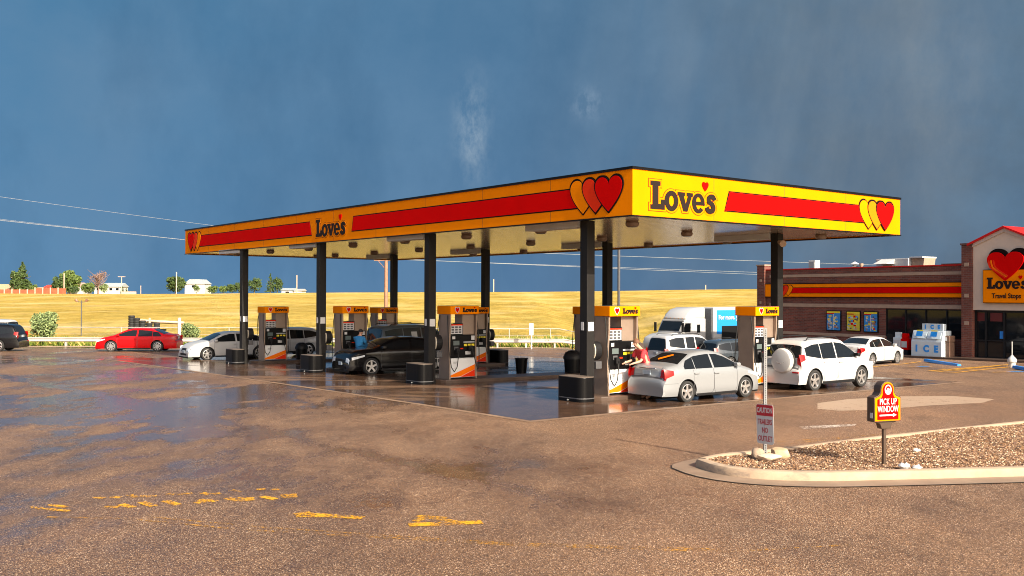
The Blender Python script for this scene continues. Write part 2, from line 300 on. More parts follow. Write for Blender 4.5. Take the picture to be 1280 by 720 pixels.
# ------------------------------------------------------------------ helpers
class MB:
    def __init__(s): s.v = []; s.f = []; s.mi = []; s.cur = 0
    def add(s, vs, fs):
        o = len(s.v); s.v += [tuple(p) for p in vs]; s.f += [tuple(i + o for i in f) for f in fs]; s.mi += [s.cur] * len(fs); return s
    def box(s, x0, x1, y0, y1, z0, z1):
        return s.add([(x0, y0, z0), (x1, y0, z0), (x1, y1, z0), (x0, y1, z0), (x0, y0, z1), (x1, y0, z1), (x1, y1, z1), (x0, y1, z1)],
                     [(0, 3, 2, 1), (4, 5, 6, 7), (0, 1, 5, 4), (1, 2, 6, 5), (2, 3, 7, 6), (3, 0, 4, 7)])
    def cyl(s, p0, p1, r0, r1=None, n=12, caps=True):
        r1 = r0 if r1 is None else r1; p0 = Vector(p0); p1 = Vector(p1); d = (p1 - p0).normalized()
        a = d.orthogonal().normalized(); b = d.cross(a); vs = []
        for p, r in ((p0, r0), (p1, r1)):
            for k in range(n):
                t = 2 * math.pi * k / n; vs.append(p + a * math.cos(t) * r + b * math.sin(t) * r)
        fs = [(k, (k + 1) % n, n + (k + 1) % n, n + k) for k in range(n)]
        if caps: fs += [tuple(range(n - 1, -1, -1)), tuple(range(n, 2 * n))]
        return s.add(vs, fs)
    def tube(s, pts, r, n=6):
        for a, b in zip(pts[:-1], pts[1:]): s.cyl(a, b, r, r, n, True)
        return s
    def lathe(s, prof, origin=(0, 0, 0), axis='z', n=24):
        vs = []; fs = []; m = len(prof)
        for k in range(n):
            t = 2 * math.pi * k / n
            for (r, h) in prof:
                p = (r * math.cos(t), r * math.sin(t), h) if axis == 'z' else (r * math.cos(t), h, r * math.sin(t)) if axis == 'y' else (h, r * math.cos(t), r * math.sin(t))
                vs.append(tuple(p[i] + origin[i] for i in range(3)))
        for k in range(n):
            for j in range(m - 1):
                a = k * m + j; b = ((k + 1) % n) * m + j; fs.append((a, b, b + 1, a + 1))
        return s.add(vs, fs)
    def prism(s, poly, h0, h1, plane='xz'):
        """poly 2D extruded; plane xz -> extrude along y; xy -> z; yz -> x. bevel none"""
        def P(a, b, h): return (a, h, b) if plane == 'xz' else (a, b, h) if plane == 'xy' else (h, a, b)
        n = len(poly); vs = [P(a, b, h0) for a, b in poly] + [P(a, b, h1) for a, b in poly]
        tri = tessellate_polygon([[Vector((a, b, 0)) for a, b in poly]])
        fs = [tuple(t) for t in tri] + [tuple(i + n for i in reversed(t)) for t in tri] + [(k, (k + 1) % n, n + (k + 1) % n, n + k) for k in range(n)]
        return s.add(vs, fs)
    def shape2d(s, loops, y0, y1):
        """flat shape w/ holes in xz with thickness y0..y1 (front = y0)"""
        vl = [[Vector((a, b, 0)) for a, b in l] for l in loops]; flat = [p for l in loops for p in l]; n = len(flat)
        tri = tessellate_polygon(vl)
        fs = [tuple(t) for t in tri] + [tuple(i + n for i in t) for t in tri]; o = 0
        for l in loops:
            m = len(l); fs += [(o + k, o + (k + 1) % m, n + o + (k + 1) % m, n + o + k) for k in range(m)]; o += m
        return s.add([(a, y0, b) for a, b in flat] + [(a, y1, b) for a, b in flat], fs)
    def build(s, name, mats, parent=None, smooth=False, bevel=0, loc=None, rotz=None, recalc=True):
        me = bpy.data.meshes.new(name); me.from_pydata(s.v, [], s.f)
        if not isinstance(mats, (list, tuple)): mats = [mats]
        for m in mats: me.materials.append(m)
        if len(mats) > 1: me.polygons.foreach_set('material_index', s.mi)
        if recalc or bevel:
            bm = bmesh.new(); bm.from_mesh(me)
            if recalc: bmesh.ops.recalc_face_normals(bm, faces=bm.faces)
            if bevel:
                es = [e for e in bm.edges if len(e.link_faces) == 2 and e.calc_face_angle(0) > .6]
                bmesh.ops.bevel(bm, geom=es, offset=bevel, segments=2, affect='EDGES', profile=.6)
                for f in bm.faces: f.smooth = smooth or f.calc_area() < bevel * .8 * max(e.calc_length() for e in f.edges)
            bm.to_mesh(me); bm.free()
        if smooth and not bevel:
            me.polygons.foreach_set('use_smooth', [True] * len(me.polygons)); me.set_sharp_from_angle(angle=R(38))
        o = bpy.data.objects.new(name, me); C.objects.link(o)
        if parent: o.parent = parent
        if loc: o.location = loc
        if rotz is not None: o.rotation_euler.z = rotz
        return o

def tag(o, label, cat, group=None):
    o['label'] = label; o['category'] = cat
    if group: o['group'] = group
    return o
def thing(name, label, cat, loc=(0, 0, 0), rz=0, group=None):
    o = bpy.data.objects.new(name, None); C.objects.link(o); o.empty_display_size = .3
    o.location = loc; o.rotation_euler = (0, 0, rz); return tag(o, label, cat, group)
def dup(root, loc, rz, label, group=None):
    def rec(o, par):
        c = o.copy(); C.objects.link(c)
        if par: c.parent = par
        for ch in list(o.children): rec(ch, c)
        return c
    r = rec(root, None); r.location = loc; r.rotation_euler = (0, 0, rz); r['label'] = label
    if group: r['group'] = group
    return r
def textmesh(txt, size, mats, name, parent, loc, rot=(R(90), 0, 0), depth=.004, bold=0.0, align='CENTER', sx=1.0, spacing=1.0):
    c = bpy.data.curves.new('t', 'FONT'); c.body = txt; c.size = size; c.extrude = depth; c.offset = bold; c.align_x = align; c.align_y = 'CENTER'; c.space_character = spacing; c.resolution_u = 3
    o = bpy.data.objects.new('t', c); C.objects.link(o); dg = bpy.context.evaluated_depsgraph_get()
    me = bpy.data.meshes.new_from_object(o.evaluated_get(dg)); bpy.data.objects.remove(o); bpy.data.curves.remove(c)
    me.name = name; me.materials.clear(); me.materials.append(mats)
    r = bpy.data.objects.new(name, me); C.objects.link(r); r.parent = parent; r.location = loc; r.rotation_euler = rot; r.scale = (sx, 1, 1); return r

def flatten(e):
    par = e.parent; mb_ = e.matrix_basis.copy()
    for ch in list(e.children):
        b = ch.matrix_basis.copy(); ch.parent = par; ch.matrix_basis = mb_ @ b
    bpy.data.objects.remove(e)
def smooth01(t): t = np.clip(t, 0, 1); return t * t * (3 - 2 * t)
def hor(px): return 368.5 + .0034 * (px - 640)
def gz(x, y):
    s = 5.0; t = (y - 27) / s
    sp = s * np.log1p(np.exp(np.clip(t, -20, 20))) if not np.isscalar(t) else s * math.log1p(math.exp(max(-20, min(20, t))))
    yy = np.minimum(sp, 44.0)
    z = -.0185 * yy
    ex = smooth01((x - 4) / 5.0) * (1 - smooth01((x - 17) / 4.0)) * smooth01((y - 46) / 18.0) * 1.1
    z = z - ex
    t2 = np.clip((y - 72) / 330.0, 0, None)
    crest = 4.35 + .0085 * np.clip(x, -220, 400) + .35 * np.sin(x / 47.0)
    und = .35 * np.sin(x / 31.0 + y / 40.0) * np.sin(y / 55.0) * smooth01((y - 85) / 60.0)
    tt = np.minimum(t2, 1.0)
    zf = z * (1 - tt) + crest * tt + und
    zf = zf - np.clip(y - 402, 0, None) * .0045
    return np.where(y > 72, zf, z) * 1.0
def gzf(x, y): return float(gz(float(x), float(y)))
def G(px, py, dz=0.0):
    d = 30.0
    for _ in range(60):
        x = (px - 640) / FPX * d
        nd = FPX * (CAMZ - gzf(x, d) - dz) / (py - hor(px)); d = .5 * d + .5 * nd
    return (px - 640) / FPX * d, d
def PD(px, d): return (px - 640) / FPX * d
def ZD(px, py, d): return CAMZ + (hor(px) - py) / FPX * d
TH = R(38.14); CU = Vector((-math.sin(TH), math.cos(TH), 0)); CV = Vector((math.cos(TH), math.sin(TH), 0)); C0 = Vector((3.17, 25.73, 0))
def cab(a, b, z=0.0): p = C0 + CU * a + CV * b; return Vector((p.x, p.y, z))
def cabg(a, b): p = cab(a, b); return Vector((p.x, p.y, gzf(p.x, p.y)))

# ------------------------------------------------------------------ ground, lot, pad
def sheet(name, xs, ys, off, m, cond=None, kind='structure', offf=None):
    X, Y = np.meshgrid(xs, ys); Z = gz(X, Y) + off
    if offf is not None: Z = Z + offf(X, Y)
    nx, ny = len(xs), len(ys); mb = MB(); vs = np.stack([X, Y, Z], -1).reshape(-1, 3)
    fs = []
    for j in range(ny - 1):
        for i in range(nx - 1):
            if cond is None or cond((xs[i] + xs[i + 1]) / 2, (ys[j] + ys[j + 1]) / 2):
                a = j * nx + i; fs.append((a, a + 1, a + nx + 1, a + nx))
    mb.add(vs, fs); o = mb.build(name, m, smooth=True, recalc=False); o['kind'] = kind; return o
def yedge(x): return 67.2 if x < 4 else 67.2 + 24 * float(smooth01((x - 4) / 6))
def under_lot(X, Y):
    ye = np.where(X < 4, 67.2, 67.2 + 24 * smooth01((X - 4) / 6))
    return -.25 * (1 - smooth01((Y - ye + 1.5) / 1.5))
xs = np.concatenate([np.linspace(-3000, -260, 14), np.linspace(-250, -92, 20), np.linspace(-90, 60, 101), np.linspace(66, 250, 24), np.linspace(270, 3000, 14)])
ys = np.concatenate([np.linspace(-600, -60, 8), np.linspace(-50, 60, 45), np.linspace(61, 100, 60), np.linspace(103, 430, 90), np.linspace(450, 4000, 22)])
sheet('ground', xs, ys, -.03, M['field'], offf=under_lot)
lot_x = np.arange(-90, 60.1, .75); lot_y = np.concatenate([np.arange(-40, 20, 3.0), np.arange(20, 93, .6)])
sheet('parking_lot', lot_x, lot_y, 0, M['asphalt'], cond=lambda x, y: y < yedge(x) and y > -41)
# dirt verge beyond the asphalt
sheet('verge', np.arange(-90, 4.1, 1.0), np.array([67.0, 67.5, 68.2, 69.0]), .03, mat('pale_dirt', (.50, .36, .24), .9, var=.3, vscale=1.2), kind='structure')
def uv_sheet(name, a0, a1, b0, b1, off, m, da=1.0, db=.9):
    na = max(2, int((a1 - a0) / da)); nb = max(2, int((b1 - b0) / db)); mb = MB(); vs = []
    for i in range(na + 1):
        for j in range(nb + 1):
            p = cab(a0 + (a1 - a0) * i / na, b0 + (b1 - b0) * j / nb); vs.append((p.x, p.y, gzf(p.x, p.y) + off))
    mb.add(vs, [(i * (nb + 1) + j, (i + 1) * (nb + 1) + j, (i + 1) * (nb + 1) + j + 1, i * (nb + 1) + j + 1) for i in range(na) for j in range(nb)])
    o = mb.build(name, m, smooth=True, recalc=False); o['kind'] = 'structure'; return o
uv_sheet('concrete_pad', -.3, 34.2, -3.7, 16.5, .012, M['pad'])
mpale = mat('pale_worn_concrete', (.24, .155, .10), .6, var=.3, vscale=1.3)
uv_sheet('pad_edge', -.55, -.3, -3.9, 16.5, .009, mpale)
uv_sheet('pad_edge', -.3, 34.2, -3.9, -3.7, .009, mpale)

# ------------------------------------------------------------------ logo glyphs
def arc(cx, cz, rx, rz_, a0, a1, n): return [(cx + rx * math.cos(R(a0 + (a1 - a0) * k / n)), cz + rz_ * math.sin(R(a0 + (a1 - a0) * k / n))) for k in range(n + 1)]
def heart(cx, cz, wd, ht, n=40):
    """classic rounded heart, point down; box wd x ht centred"""
    hw = wd / 2; pts = []
    top = cz + ht / 2; bot = cz - ht / 2; r = hw / 2
    lobe = ht * .26
    pts += [(cx + r + r * math.cos(R(t)), top - lobe + lobe * math.sin(R(t))) for t in range(180, -1, -12)]
    c1 = (cx + hw, top - lobe - ht * .25)
    for k in range(1, 13):
        t = k / 12; p0 = (cx + hw, top - lobe); p1 = (cx + hw * .98, top - lobe - ht * .30); p2 = (cx, bot)
        pts.append(((1 - t) ** 2 * p0[0] + 2 * t * (1 - t) * p1[0] + t * t * p2[0], (1 - t) ** 2 * p0[1] + 2 * t * (1 - t) * p1[1] + t * t * p2[1]))
    left = [(2 * cx - x, z) for x, z in reversed(pts[:-1])][:-1]
    return pts + left
def thick(path, wd, sub=4):
    P = [Vector(p) for p in path]; Q = []
    for i in range(len(P) - 1):
        p0 = P[max(0, i - 1)]; p1 = P[i]; p2 = P[i + 1]; p3 = P[min(len(P) - 1, i + 2)]
        for k in range(sub):
            t = k / sub; Q.append(.5 * ((2 * p1) + (p2 - p0) * t + (2 * p0 - 5 * p1 + 4 * p2 - p3) * t * t + (3 * p1 - p0 - 3 * p2 + p3) * t ** 3))
    Q.append(P[-1]); L = []; Rr = []
    for i, q in enumerate(Q):
        d = (Q[min(i + 1, len(Q) - 1)] - Q[max(i - 1, 0)]).normalized(); n = Vector((-d.y, d.x)) * wd / 2; L.append(tuple(q + n)); Rr.append(tuple(q - n))
    return L + Rr[::-1]
GL = [
    [[(0, 1), (.44, 1), (.44, .84), (.35, .84), (.35, .20), (.46, .20), (.46, .36), (.63, .36), (.63, 0), (0, 0), (0, .16), (.09, .16), (.09, .84), (0, .84)]],
    [arc(.93, .34, .31, .37, 0, 348, 29), arc(.93, .34, .11, .19, 0, 345, 23)],
    [[(1.20, .69), (1.54, .69), (1.54, .56), (1.49, .56), (1.58, .27), (1.67, .56), (1.62, .56), (1.62, .69), (1.91, .69), (1.91, .56), (1.86, .56), (1.66, 0), (1.47, 0), (1.26, .56), (1.20, .56)]],
    [arc(2.17, .34, .30, .37, 0, 322, 26) + arc(2.17, .34, .115, .22, 318, 200, 8) + [(2.47, .27)], arc(2.17, .40, .11, .17, 0, 180, 10)],
    [thick([(2.95, .50), (2.88, .61), (2.76, .62), (2.66, .55), (2.68, .43), (2.80, .36), (2.89, .26), (2.87, .13), (2.75, .08), (2.63, .11), (2.57, .22)], .19)],
]
HL = [GL[0], [arc(.93, .34, .31, .37, 0, 350, 30)], GL[2], [arc(2.17, .34, .30, .37, 0, 350, 30)], GL[4]]
def offs(loop, d):
    n = len(loop); A = sum(loop[i][0] * loop[(i + 1) % n][1] - loop[(i + 1) % n][0] * loop[i][1] for i in range(n)); s = 1 if A > 0 else -1; out = []
    for i in range(n):
        p0 = Vector(loop[i - 1]); p1 = Vector(loop[i]); p2 = Vector(loop[(i + 1) % n])
        e1 = (p1 - p0); e2 = (p2 - p1)
        if e1.length < 1e-6 or e2.length < 1e-6: out.append(tuple(p1)); continue
        e1.normalize(); e2.normalize(); n1 = Vector((e1.y, -e1.x)) * s; n2 = Vector((e2.y, -e2.x)) * s; b = n1 + n2
        if b.length < .3: b = n1
        b.normalize(); k = d / max(.55, b.dot(n1)); out.append((p1.x + b.x * k, p1.y + b.y * k))
    return out
def logo(parent, x0, z0, sx, sz, y, mcore, mhalo, mline, halo=True, hm=None, off=.06):
    """wordmark drawn in the parent's xz plane, facing -y, at depth y"""
    tr = lambda l: [(x0 + a * sx, z0 + b * sz) for a, b in l]
    if halo:
        for nm, d, mm, yy in (('wordmark_line', off + .022, mline, y), ('wordmark_halo', off, mhalo, y - .006)):
            mb = MB()
            for k, g in enumerate(HL): mb.shape2d([tr(offs(g[0], d))], yy - .0006 * k, yy + .004 - .0001 * k)
            mb.build(nm, mm, parent)
    mb = MB()
    for k, g in enumerate(GL): mb.shape2d([tr(l) for l in g], y - .018 - .0004 * k, y - .001)
    mb.build('wordmark', mcore, parent)
    mb = MB(); mb.shape2d([tr(heart(2.50, .98, .30, .34))], y - .022, y - .001); mb.build('small_heart', hm or M['red'], parent)
def hearts(parent, xl, step, wd, zc, ht, y, cols, order=1, lw=.045):
    """overlapping hearts; cols from furthest back to front"""
    for k, c in enumerate(cols):
        cx = xl + wd / 2 + step * k
        mb = MB(); mb.shape2d([heart(cx, zc, wd + 2 * lw, ht + 2.6 * lw)], y - .006 * (2 * k + 1), y); mb.build('heart_border', M['outline'], parent)
        mb = MB(); mb.shape2d([heart(cx, zc, wd, ht)], y - .006 * (2 * k + 2), y - .001); mb.build('heart', c, parent)

# ------------------------------------------------------------------ canopy
CL, CW, CB, FH = 33.3, 13.05, 5.08, 1.22
cols = [(2.55, .74), (10.42, .50), (18.3, .32), (26.0, .22), (2.60, 9.65), (10.46, 9.1), (18.55, 8.95), (26.7, 8.9)]
can = thing('fuel_canopy', 'long flat yellow and red canopy on black columns covering the fuel pumps', 'canopy', (C0.x, C0.y, 0), TH)
# local frame: x = along CV (short side), y = along CU (long side)
mb = MB(); mb.box(.06, CW - .06, .06, CL - .06, CB + .03, CB + .08); mb.build('soffit', M['soffit'], can)
mb = MB(); mb.box(.08, CW - .08, .08, CL - .08, CB + FH - .12, CB + FH - .05); mb.build('roof_deck', M['dgrey'], can)
def fas(name, x0, x1, y0, y1): mb = MB(); mb.box(x0, x1, y0, y1, CB, CB + FH); mb.build(name, M['yellow'], can)
fas('fascia', 0, CW, 0, .06); fas('fascia', 0, .06, .06, CL - .06); fas('fascia', 0, CW, CL - .06, CL); fas('fascia', CW - .06, CW, .06, CL - .06)
mb = MB()
for z0, z1 in ((CB + FH, CB + FH + .07), (CB - .035, CB)):
    mb.box(-.03, CW + .03, -.03, .09, z0, z1); mb.box(-.03, CW + .03, CL - .09, CL + .03, z0, z1); mb.box(-.03, .09, .09, CL - .09, z0, z1); mb.box(CW - .09, CW + .03, .09, CL - .09, z0, z1)
mb.build('edge_trim', M['black'], can)
# short face graphics live on a child frame: x along CV, facing -CU => local -y
fs_ = can
mb = MB()
for k in range(1, 4): mb.box(k * 3.26 - .008, k * 3.26 + .008, -.0022, .01, CB + .01, CB + FH - .01)
for k in range(1, 10): mb.box(-.0022, .01, k * 3.33 - .008, k * 3.33 + .008, CB + .01, CB + FH - .01)
mb.build('panel_seams', mat('seam_dark_yellow', (.30, .09, .0), .8), can)  # joints between fascia panels, drawn in a darker yellow
logo(fs_, .66, CB + .20, .885, .76, -.004, M['logo'], M['yellow'], M['redorange'])
def bar(parent, pts, y, name='stripe'):
    mb = MB(); mb.shape2d([pts], y - .012, y); mb.build(name, M['red'], parent)
    zc = sum(p[1] for p in pts) / len(pts); xc = sum(p[0] for p in pts) / len(pts); lw = .035
    out = [(x + (lw if x > xc else -lw), z + (lw if z > zc else -lw)) for x, z in pts]
    mb = MB(); mb.shape2d([out], y - .006, y); mb.build(name + '_border', M['outline'], parent)
bar(fs_, [(3.74, CB + .33), (11.2, CB + .33), (11.2, CB + .86), (3.94, CB + .86)], -.003)
hearts(fs_, 10.55, .49, 1.04, CB + .60, .92, -.010, [M['yellow'], M['orange'], M['red']])
# long face: child frame rotated so that its local +x runs from far end to near end, its -y faces outwards (-CV)
lf = bpy.data.objects.new('long_fascia_graphics', None); C.objects.link(lf); lf.parent = can; lf.location = (0, CL, 0); lf.rotation_euler = (0, 0, R(-90))
def La(a): return CL - a
logo(lf, La(18.24) + .1, CB + .22, .83, .70, -.004, M['logo'], M['yellow'], M['outline'])
bar(lf, [(La(15.13), CB + .33), (La(2.0), CB + .33), (La(2.0), CB + .86), (La(15.0), CB + .86)], -.003)
bar(lf, [(La(31.6), CB + .33), (La(18.55), CB + .33), (La(18.75), CB + .86), (La(31.6), CB + .86)], -.003)
hearts(lf, La(2.44), .52, 1.05, CB + .62, .94, -.010, [M['yellow'], M['redorange'], M['red']])
for k, (a, c) in enumerate(((31.05, M['yellow']), (31.5, M['redorange']), (31.95, M['red']))):
    mb = MB(); mb.shape2d([heart(La(a + .42), CB + .60, .98, 1.02)], -.010 - .012 * k - .006, -.010); mb.build('heart_border', M['outline'], lf)
    mb = MB(); mb.shape2d([heart(La(a + .42), CB + .60, .86, .90)], -.010 - .012 * k - .012, -.011); mb.build('heart', c, lf)
flatten(lf)
for (a, b) in cols:
    p = cab(a, b); zb = gzf(p.x, p.y)
    mb = MB(); mb.box(b - .15, b + .15, a - .15, a + .15, zb - .1, CB + .02); c = mb.build('column', M['column'], can, bevel=.012)
    mb = MB(); mb.box(b - .11, b + .11, a - .158, a - .152, zb + 2.0, zb + 2.26); mb.build('notice', M['sticker'], c)
    mb = MB(); mb.box(b - .158, b - .152, a - .02, a + .10, zb + 2.02, zb + 2.26); mb.build('notice', M['sticker'], c)
    mb = MB(); mb.box(b - .22, b + .22, a + .16, a + 2.6, CB - .16, CB + .028); mb.build('gutter_box', M['dwhite'], can)
mb = MB(); mb.cyl((9.45, 2.35, CB - .28), (9.25, 2.05, CB - .36), .07, .12, 10); mb.cyl((9.65, 2.6, CB - .25), (9.45, 2.35, CB - .28), .03, .03, 8); mb.build('floodlight', M['cream'], can)
lp = MB(); lp.lathe([(.0, -.16), (.15, -.16), (.19, -.12), (.20, -.05), (.17, 0), (0, 0)], n=16)
lens = MB(); lens.lathe([(0, -.172), (.13, -.17), (.14, -.16)], n=16)
l0 = None
for b in (1.9, 6.5, 11.2):
    for k in range(8):
        a = 1.9 + k * 4.15 + (0 if b != 6.5 else 2.0 if k < 7 else 0)
        if l0 is None:
            l0 = lp.build('canopy_lamp', mat('lamp_housing', (.20, .13, .085), .45), can, smooth=True); lens.build('lamp_lens', M['dgrey'], l0, smooth=True); l0.location = (b, a, CB + .03)
        else:
            o = l0.copy(); C.objects.link(o); o.location = (b, a, CB + .03)
            q = l0.children[0].copy(); C.objects.link(q); q.parent = o

# ------------------------------------------------------------------ islands, guards, service units, dispensers
isl_lab = ['low wet concrete pump island nearest the camera, beside the silver sedan', 'low concrete pump island holding the dispenser left of the open drive lane', 'low concrete pump island behind the black coupe', 'low concrete pump island furthest left, in front of the white cars']
for i in range(4):
    ac = (cols[i][0] + cols[i + 4][0]) / 2
    p = cabg(ac, 5.0); pts = []
    for s in range(0, 181, 20): pts.append((.55 * math.cos(R(90 + s)) + 1.25, .60 * math.sin(R(90 + s))))
    for s in range(180, 361, 20): pts.append((.55 * math.cos(R(90 + s)) + 9.35, .60 * math.sin(R(90 + s))))
    mb = MB(); mb.prism(pts, -.4, .13, 'xy')
    # slope follows the pad
    dz = (gzf(*cab(ac, 10).xy) - gzf(*cab(ac, 0).xy)) / 10
    mb.v = [(x, y, z + dz * x) for x, y, z in mb.v]
    q = cabg(ac, 0); o = mb.build('pump_island', M['wetconc'], bevel=.02, loc=(q.x, q.y, q.z), rotz=TH); tag(o, isl_lab[i], 'pump island', 'pump islands under the canopy')

def rrect(w_, d, r, n=6):
    pts = []
    for cx, cy, a0 in ((w_ / 2 - r, d / 2 - r, 0), (-w_ / 2 + r, d / 2 - r, 90), (-w_ / 2 + r, -d / 2 + r, 180), (w_ / 2 - r, -d / 2 + r, 270)):
        pts += [(cx + r * math.cos(R(a0 + 90 * k / n)), cy + r * math.sin(R(a0 + 90 * k / n))) for k in range(n + 1)]
    return pts
gd = thing('end_guard', 'x', 'guard', (0, 0, 0), 0, 'black end guards on the pump islands')
mb = MB(); mb.prism(rrect(.62, 1.12, .22), 0, .70, 'xy'); mb.build('shell', M['black'], gd, bevel=.012)
mb = MB(); mb.prism(rrect(.63, 1.13, .22), .10, .13, 'xy'); mb.build('base_band', M['dgrey'], gd, bevel=.006)
mb = MB(); mb.prism(rrect(.60, 1.10, .21), .705, .72, 'xy'); mb.build('top_cap', mat('wet_sheen_cap', (.13, .10, .08), .5, var=.3, vscale=5), gd)  # wet reflection on the guard top is put into this paler cap colour
mb = MB(); mb.cyl((-.315, .0, .06), (-.345, .0, .06), .025, n=8); mb.build('bolt', M['galv'], gd)
gl = ['black island end guard in front of the column nearest the camera', 'black island end guard left of the dispenser with clear view of its price sign', 'black island end guard left of the front of the black coupe', 'black island end guard beside the front wheel of the leftmost white sedan',
      'black island end guard at the far end of the nearest island, behind the white SUV', 'black island end guard at the far end of the second island, beside the bucket', 'black end guard at the far end of the third island, right of the second-island dispenser', 'black end guard at the far end of the leftmost island, before the white hatchback']
for i, (a, b) in enumerate(cols):
    bb = b - .42 if i < 4 else b + .75
    p = cabg(a, bb); rz = TH if i < 4 else TH + math.pi
    if i == 0: gd.location = p; gd.rotation_euler.z = rz; gd['label'] = gl[0]
    else: dup(gd, p, rz, gl[i])

# windshield service unit wrapped round each column
su = thing('service_unit', 'x', 'service unit', (0, 0, 0), 0, 'windscreen service units on the canopy columns')
el = [(.20 * math.cos(R(t)), .27 * math.sin(R(t))) for t in range(0, 360, 15)]
mb = MB(); mb.prism(el, .16, .42, 'yz'); mb.build('towel_drum', M['dkplastic'], su, bevel=.02)
mb = MB(); mb.prism([(x * 1.05, z * 1.05) for x, z in el], .12, .158, 'yz'); mb.build('face_plate', mat('pale_plate', (.50, .45, .36), .35, metal=.3), su)
mb = MB(); mb.box(.17, .40, -.20, .20, -.52, -.30); mb.build('squeegee_bucket', M['dgrey'], su, bevel=.02)
mb = MB(); mb.cyl((.3, .1, -.35), (.34, .16, .05), .012, n=6); mb.box(.30, .36, .04, .28, .03, .07); mb.build('squeegee', M['grey'], su)
sl_ = ['round drum towel dispenser on the column nearest the camera', 'drum towel dispenser on the column left of the dispenser with the clear price sign', 'drum towel dispenser on the column in front of the black coupe', 'drum towel dispenser on the leftmost canopy column', None, 'drum towel dispenser on the back column behind the nearest front column', 'drum towel dispenser on the back column right of the second-island dispenser', 'drum towel dispenser on the back column rising behind the black coupe']
first = True
for i, (a, b) in enumerate(cols):
    if sl_[i] is None: continue
    p = cabg(a, b); p.z += 1.42
    if first: su.location = p; su.rotation_euler.z = TH; su['label'] = sl_[i]; first = False
    else: dup(su, p, TH, sl_[i])

# fuel dispenser ; local x along the island, -y faces the right hand camera side
dp = thing('fuel_dispenser', 'x', 'fuel dispenser', (0, 0, 0), 0, 'fuel dispensers on the islands')
def pillar_poly(hw0, hw1, hw2): return [(-hw0, 0), (hw0, 0), (hw1, .9), (hw1, 1.25), (hw2, 1.9), (hw2, 2.30), (-hw2, 2.30), (-hw2, 1.9), (-hw1, 1.25), (-hw1, .9)]
for s in (-1, 1):
    mb = MB(); mb.prism(pillar_poly(.34, .30, .36), .54 * s, .60 * s, 'yz'); mb.build('end_panel', M['steel'], dp, bevel=.008)
mb = MB(); mb.box(-.54, .54, -.29, .29, .06, .74); mb.build('lower_cabinet', mat('panel_grey_white', (.70, .71, .71), .4), dp, bevel=.01)
mb = MB(); mb.box(-.54, .54, -.31, .31, .76, 1.56); mb.build('upper_cabinet', M['black'], dp, bevel=.02)
for s, nm in ((-1, 0), (1, 1)):
    mb = MB(); mb.box(.02, .53, -.24, .24, 1.565, 2.30) if s < 0 else mb.box(-.53, -.50, -.24, .24, 1.565, 2.30); mb.build('upper_post', M['steel'], dp, bevel=.01)
mb = MB(); mb.box(-.62, .62, -.42, .42, 2.30, 2.59); va = mb.build('valance', M['yellow'], dp, bevel=.008)
mb = MB(); mb.box(-.60, .60, -.40, .40, 2.592, 2.60); mb.build('valance_top', M['dgrey'], va)
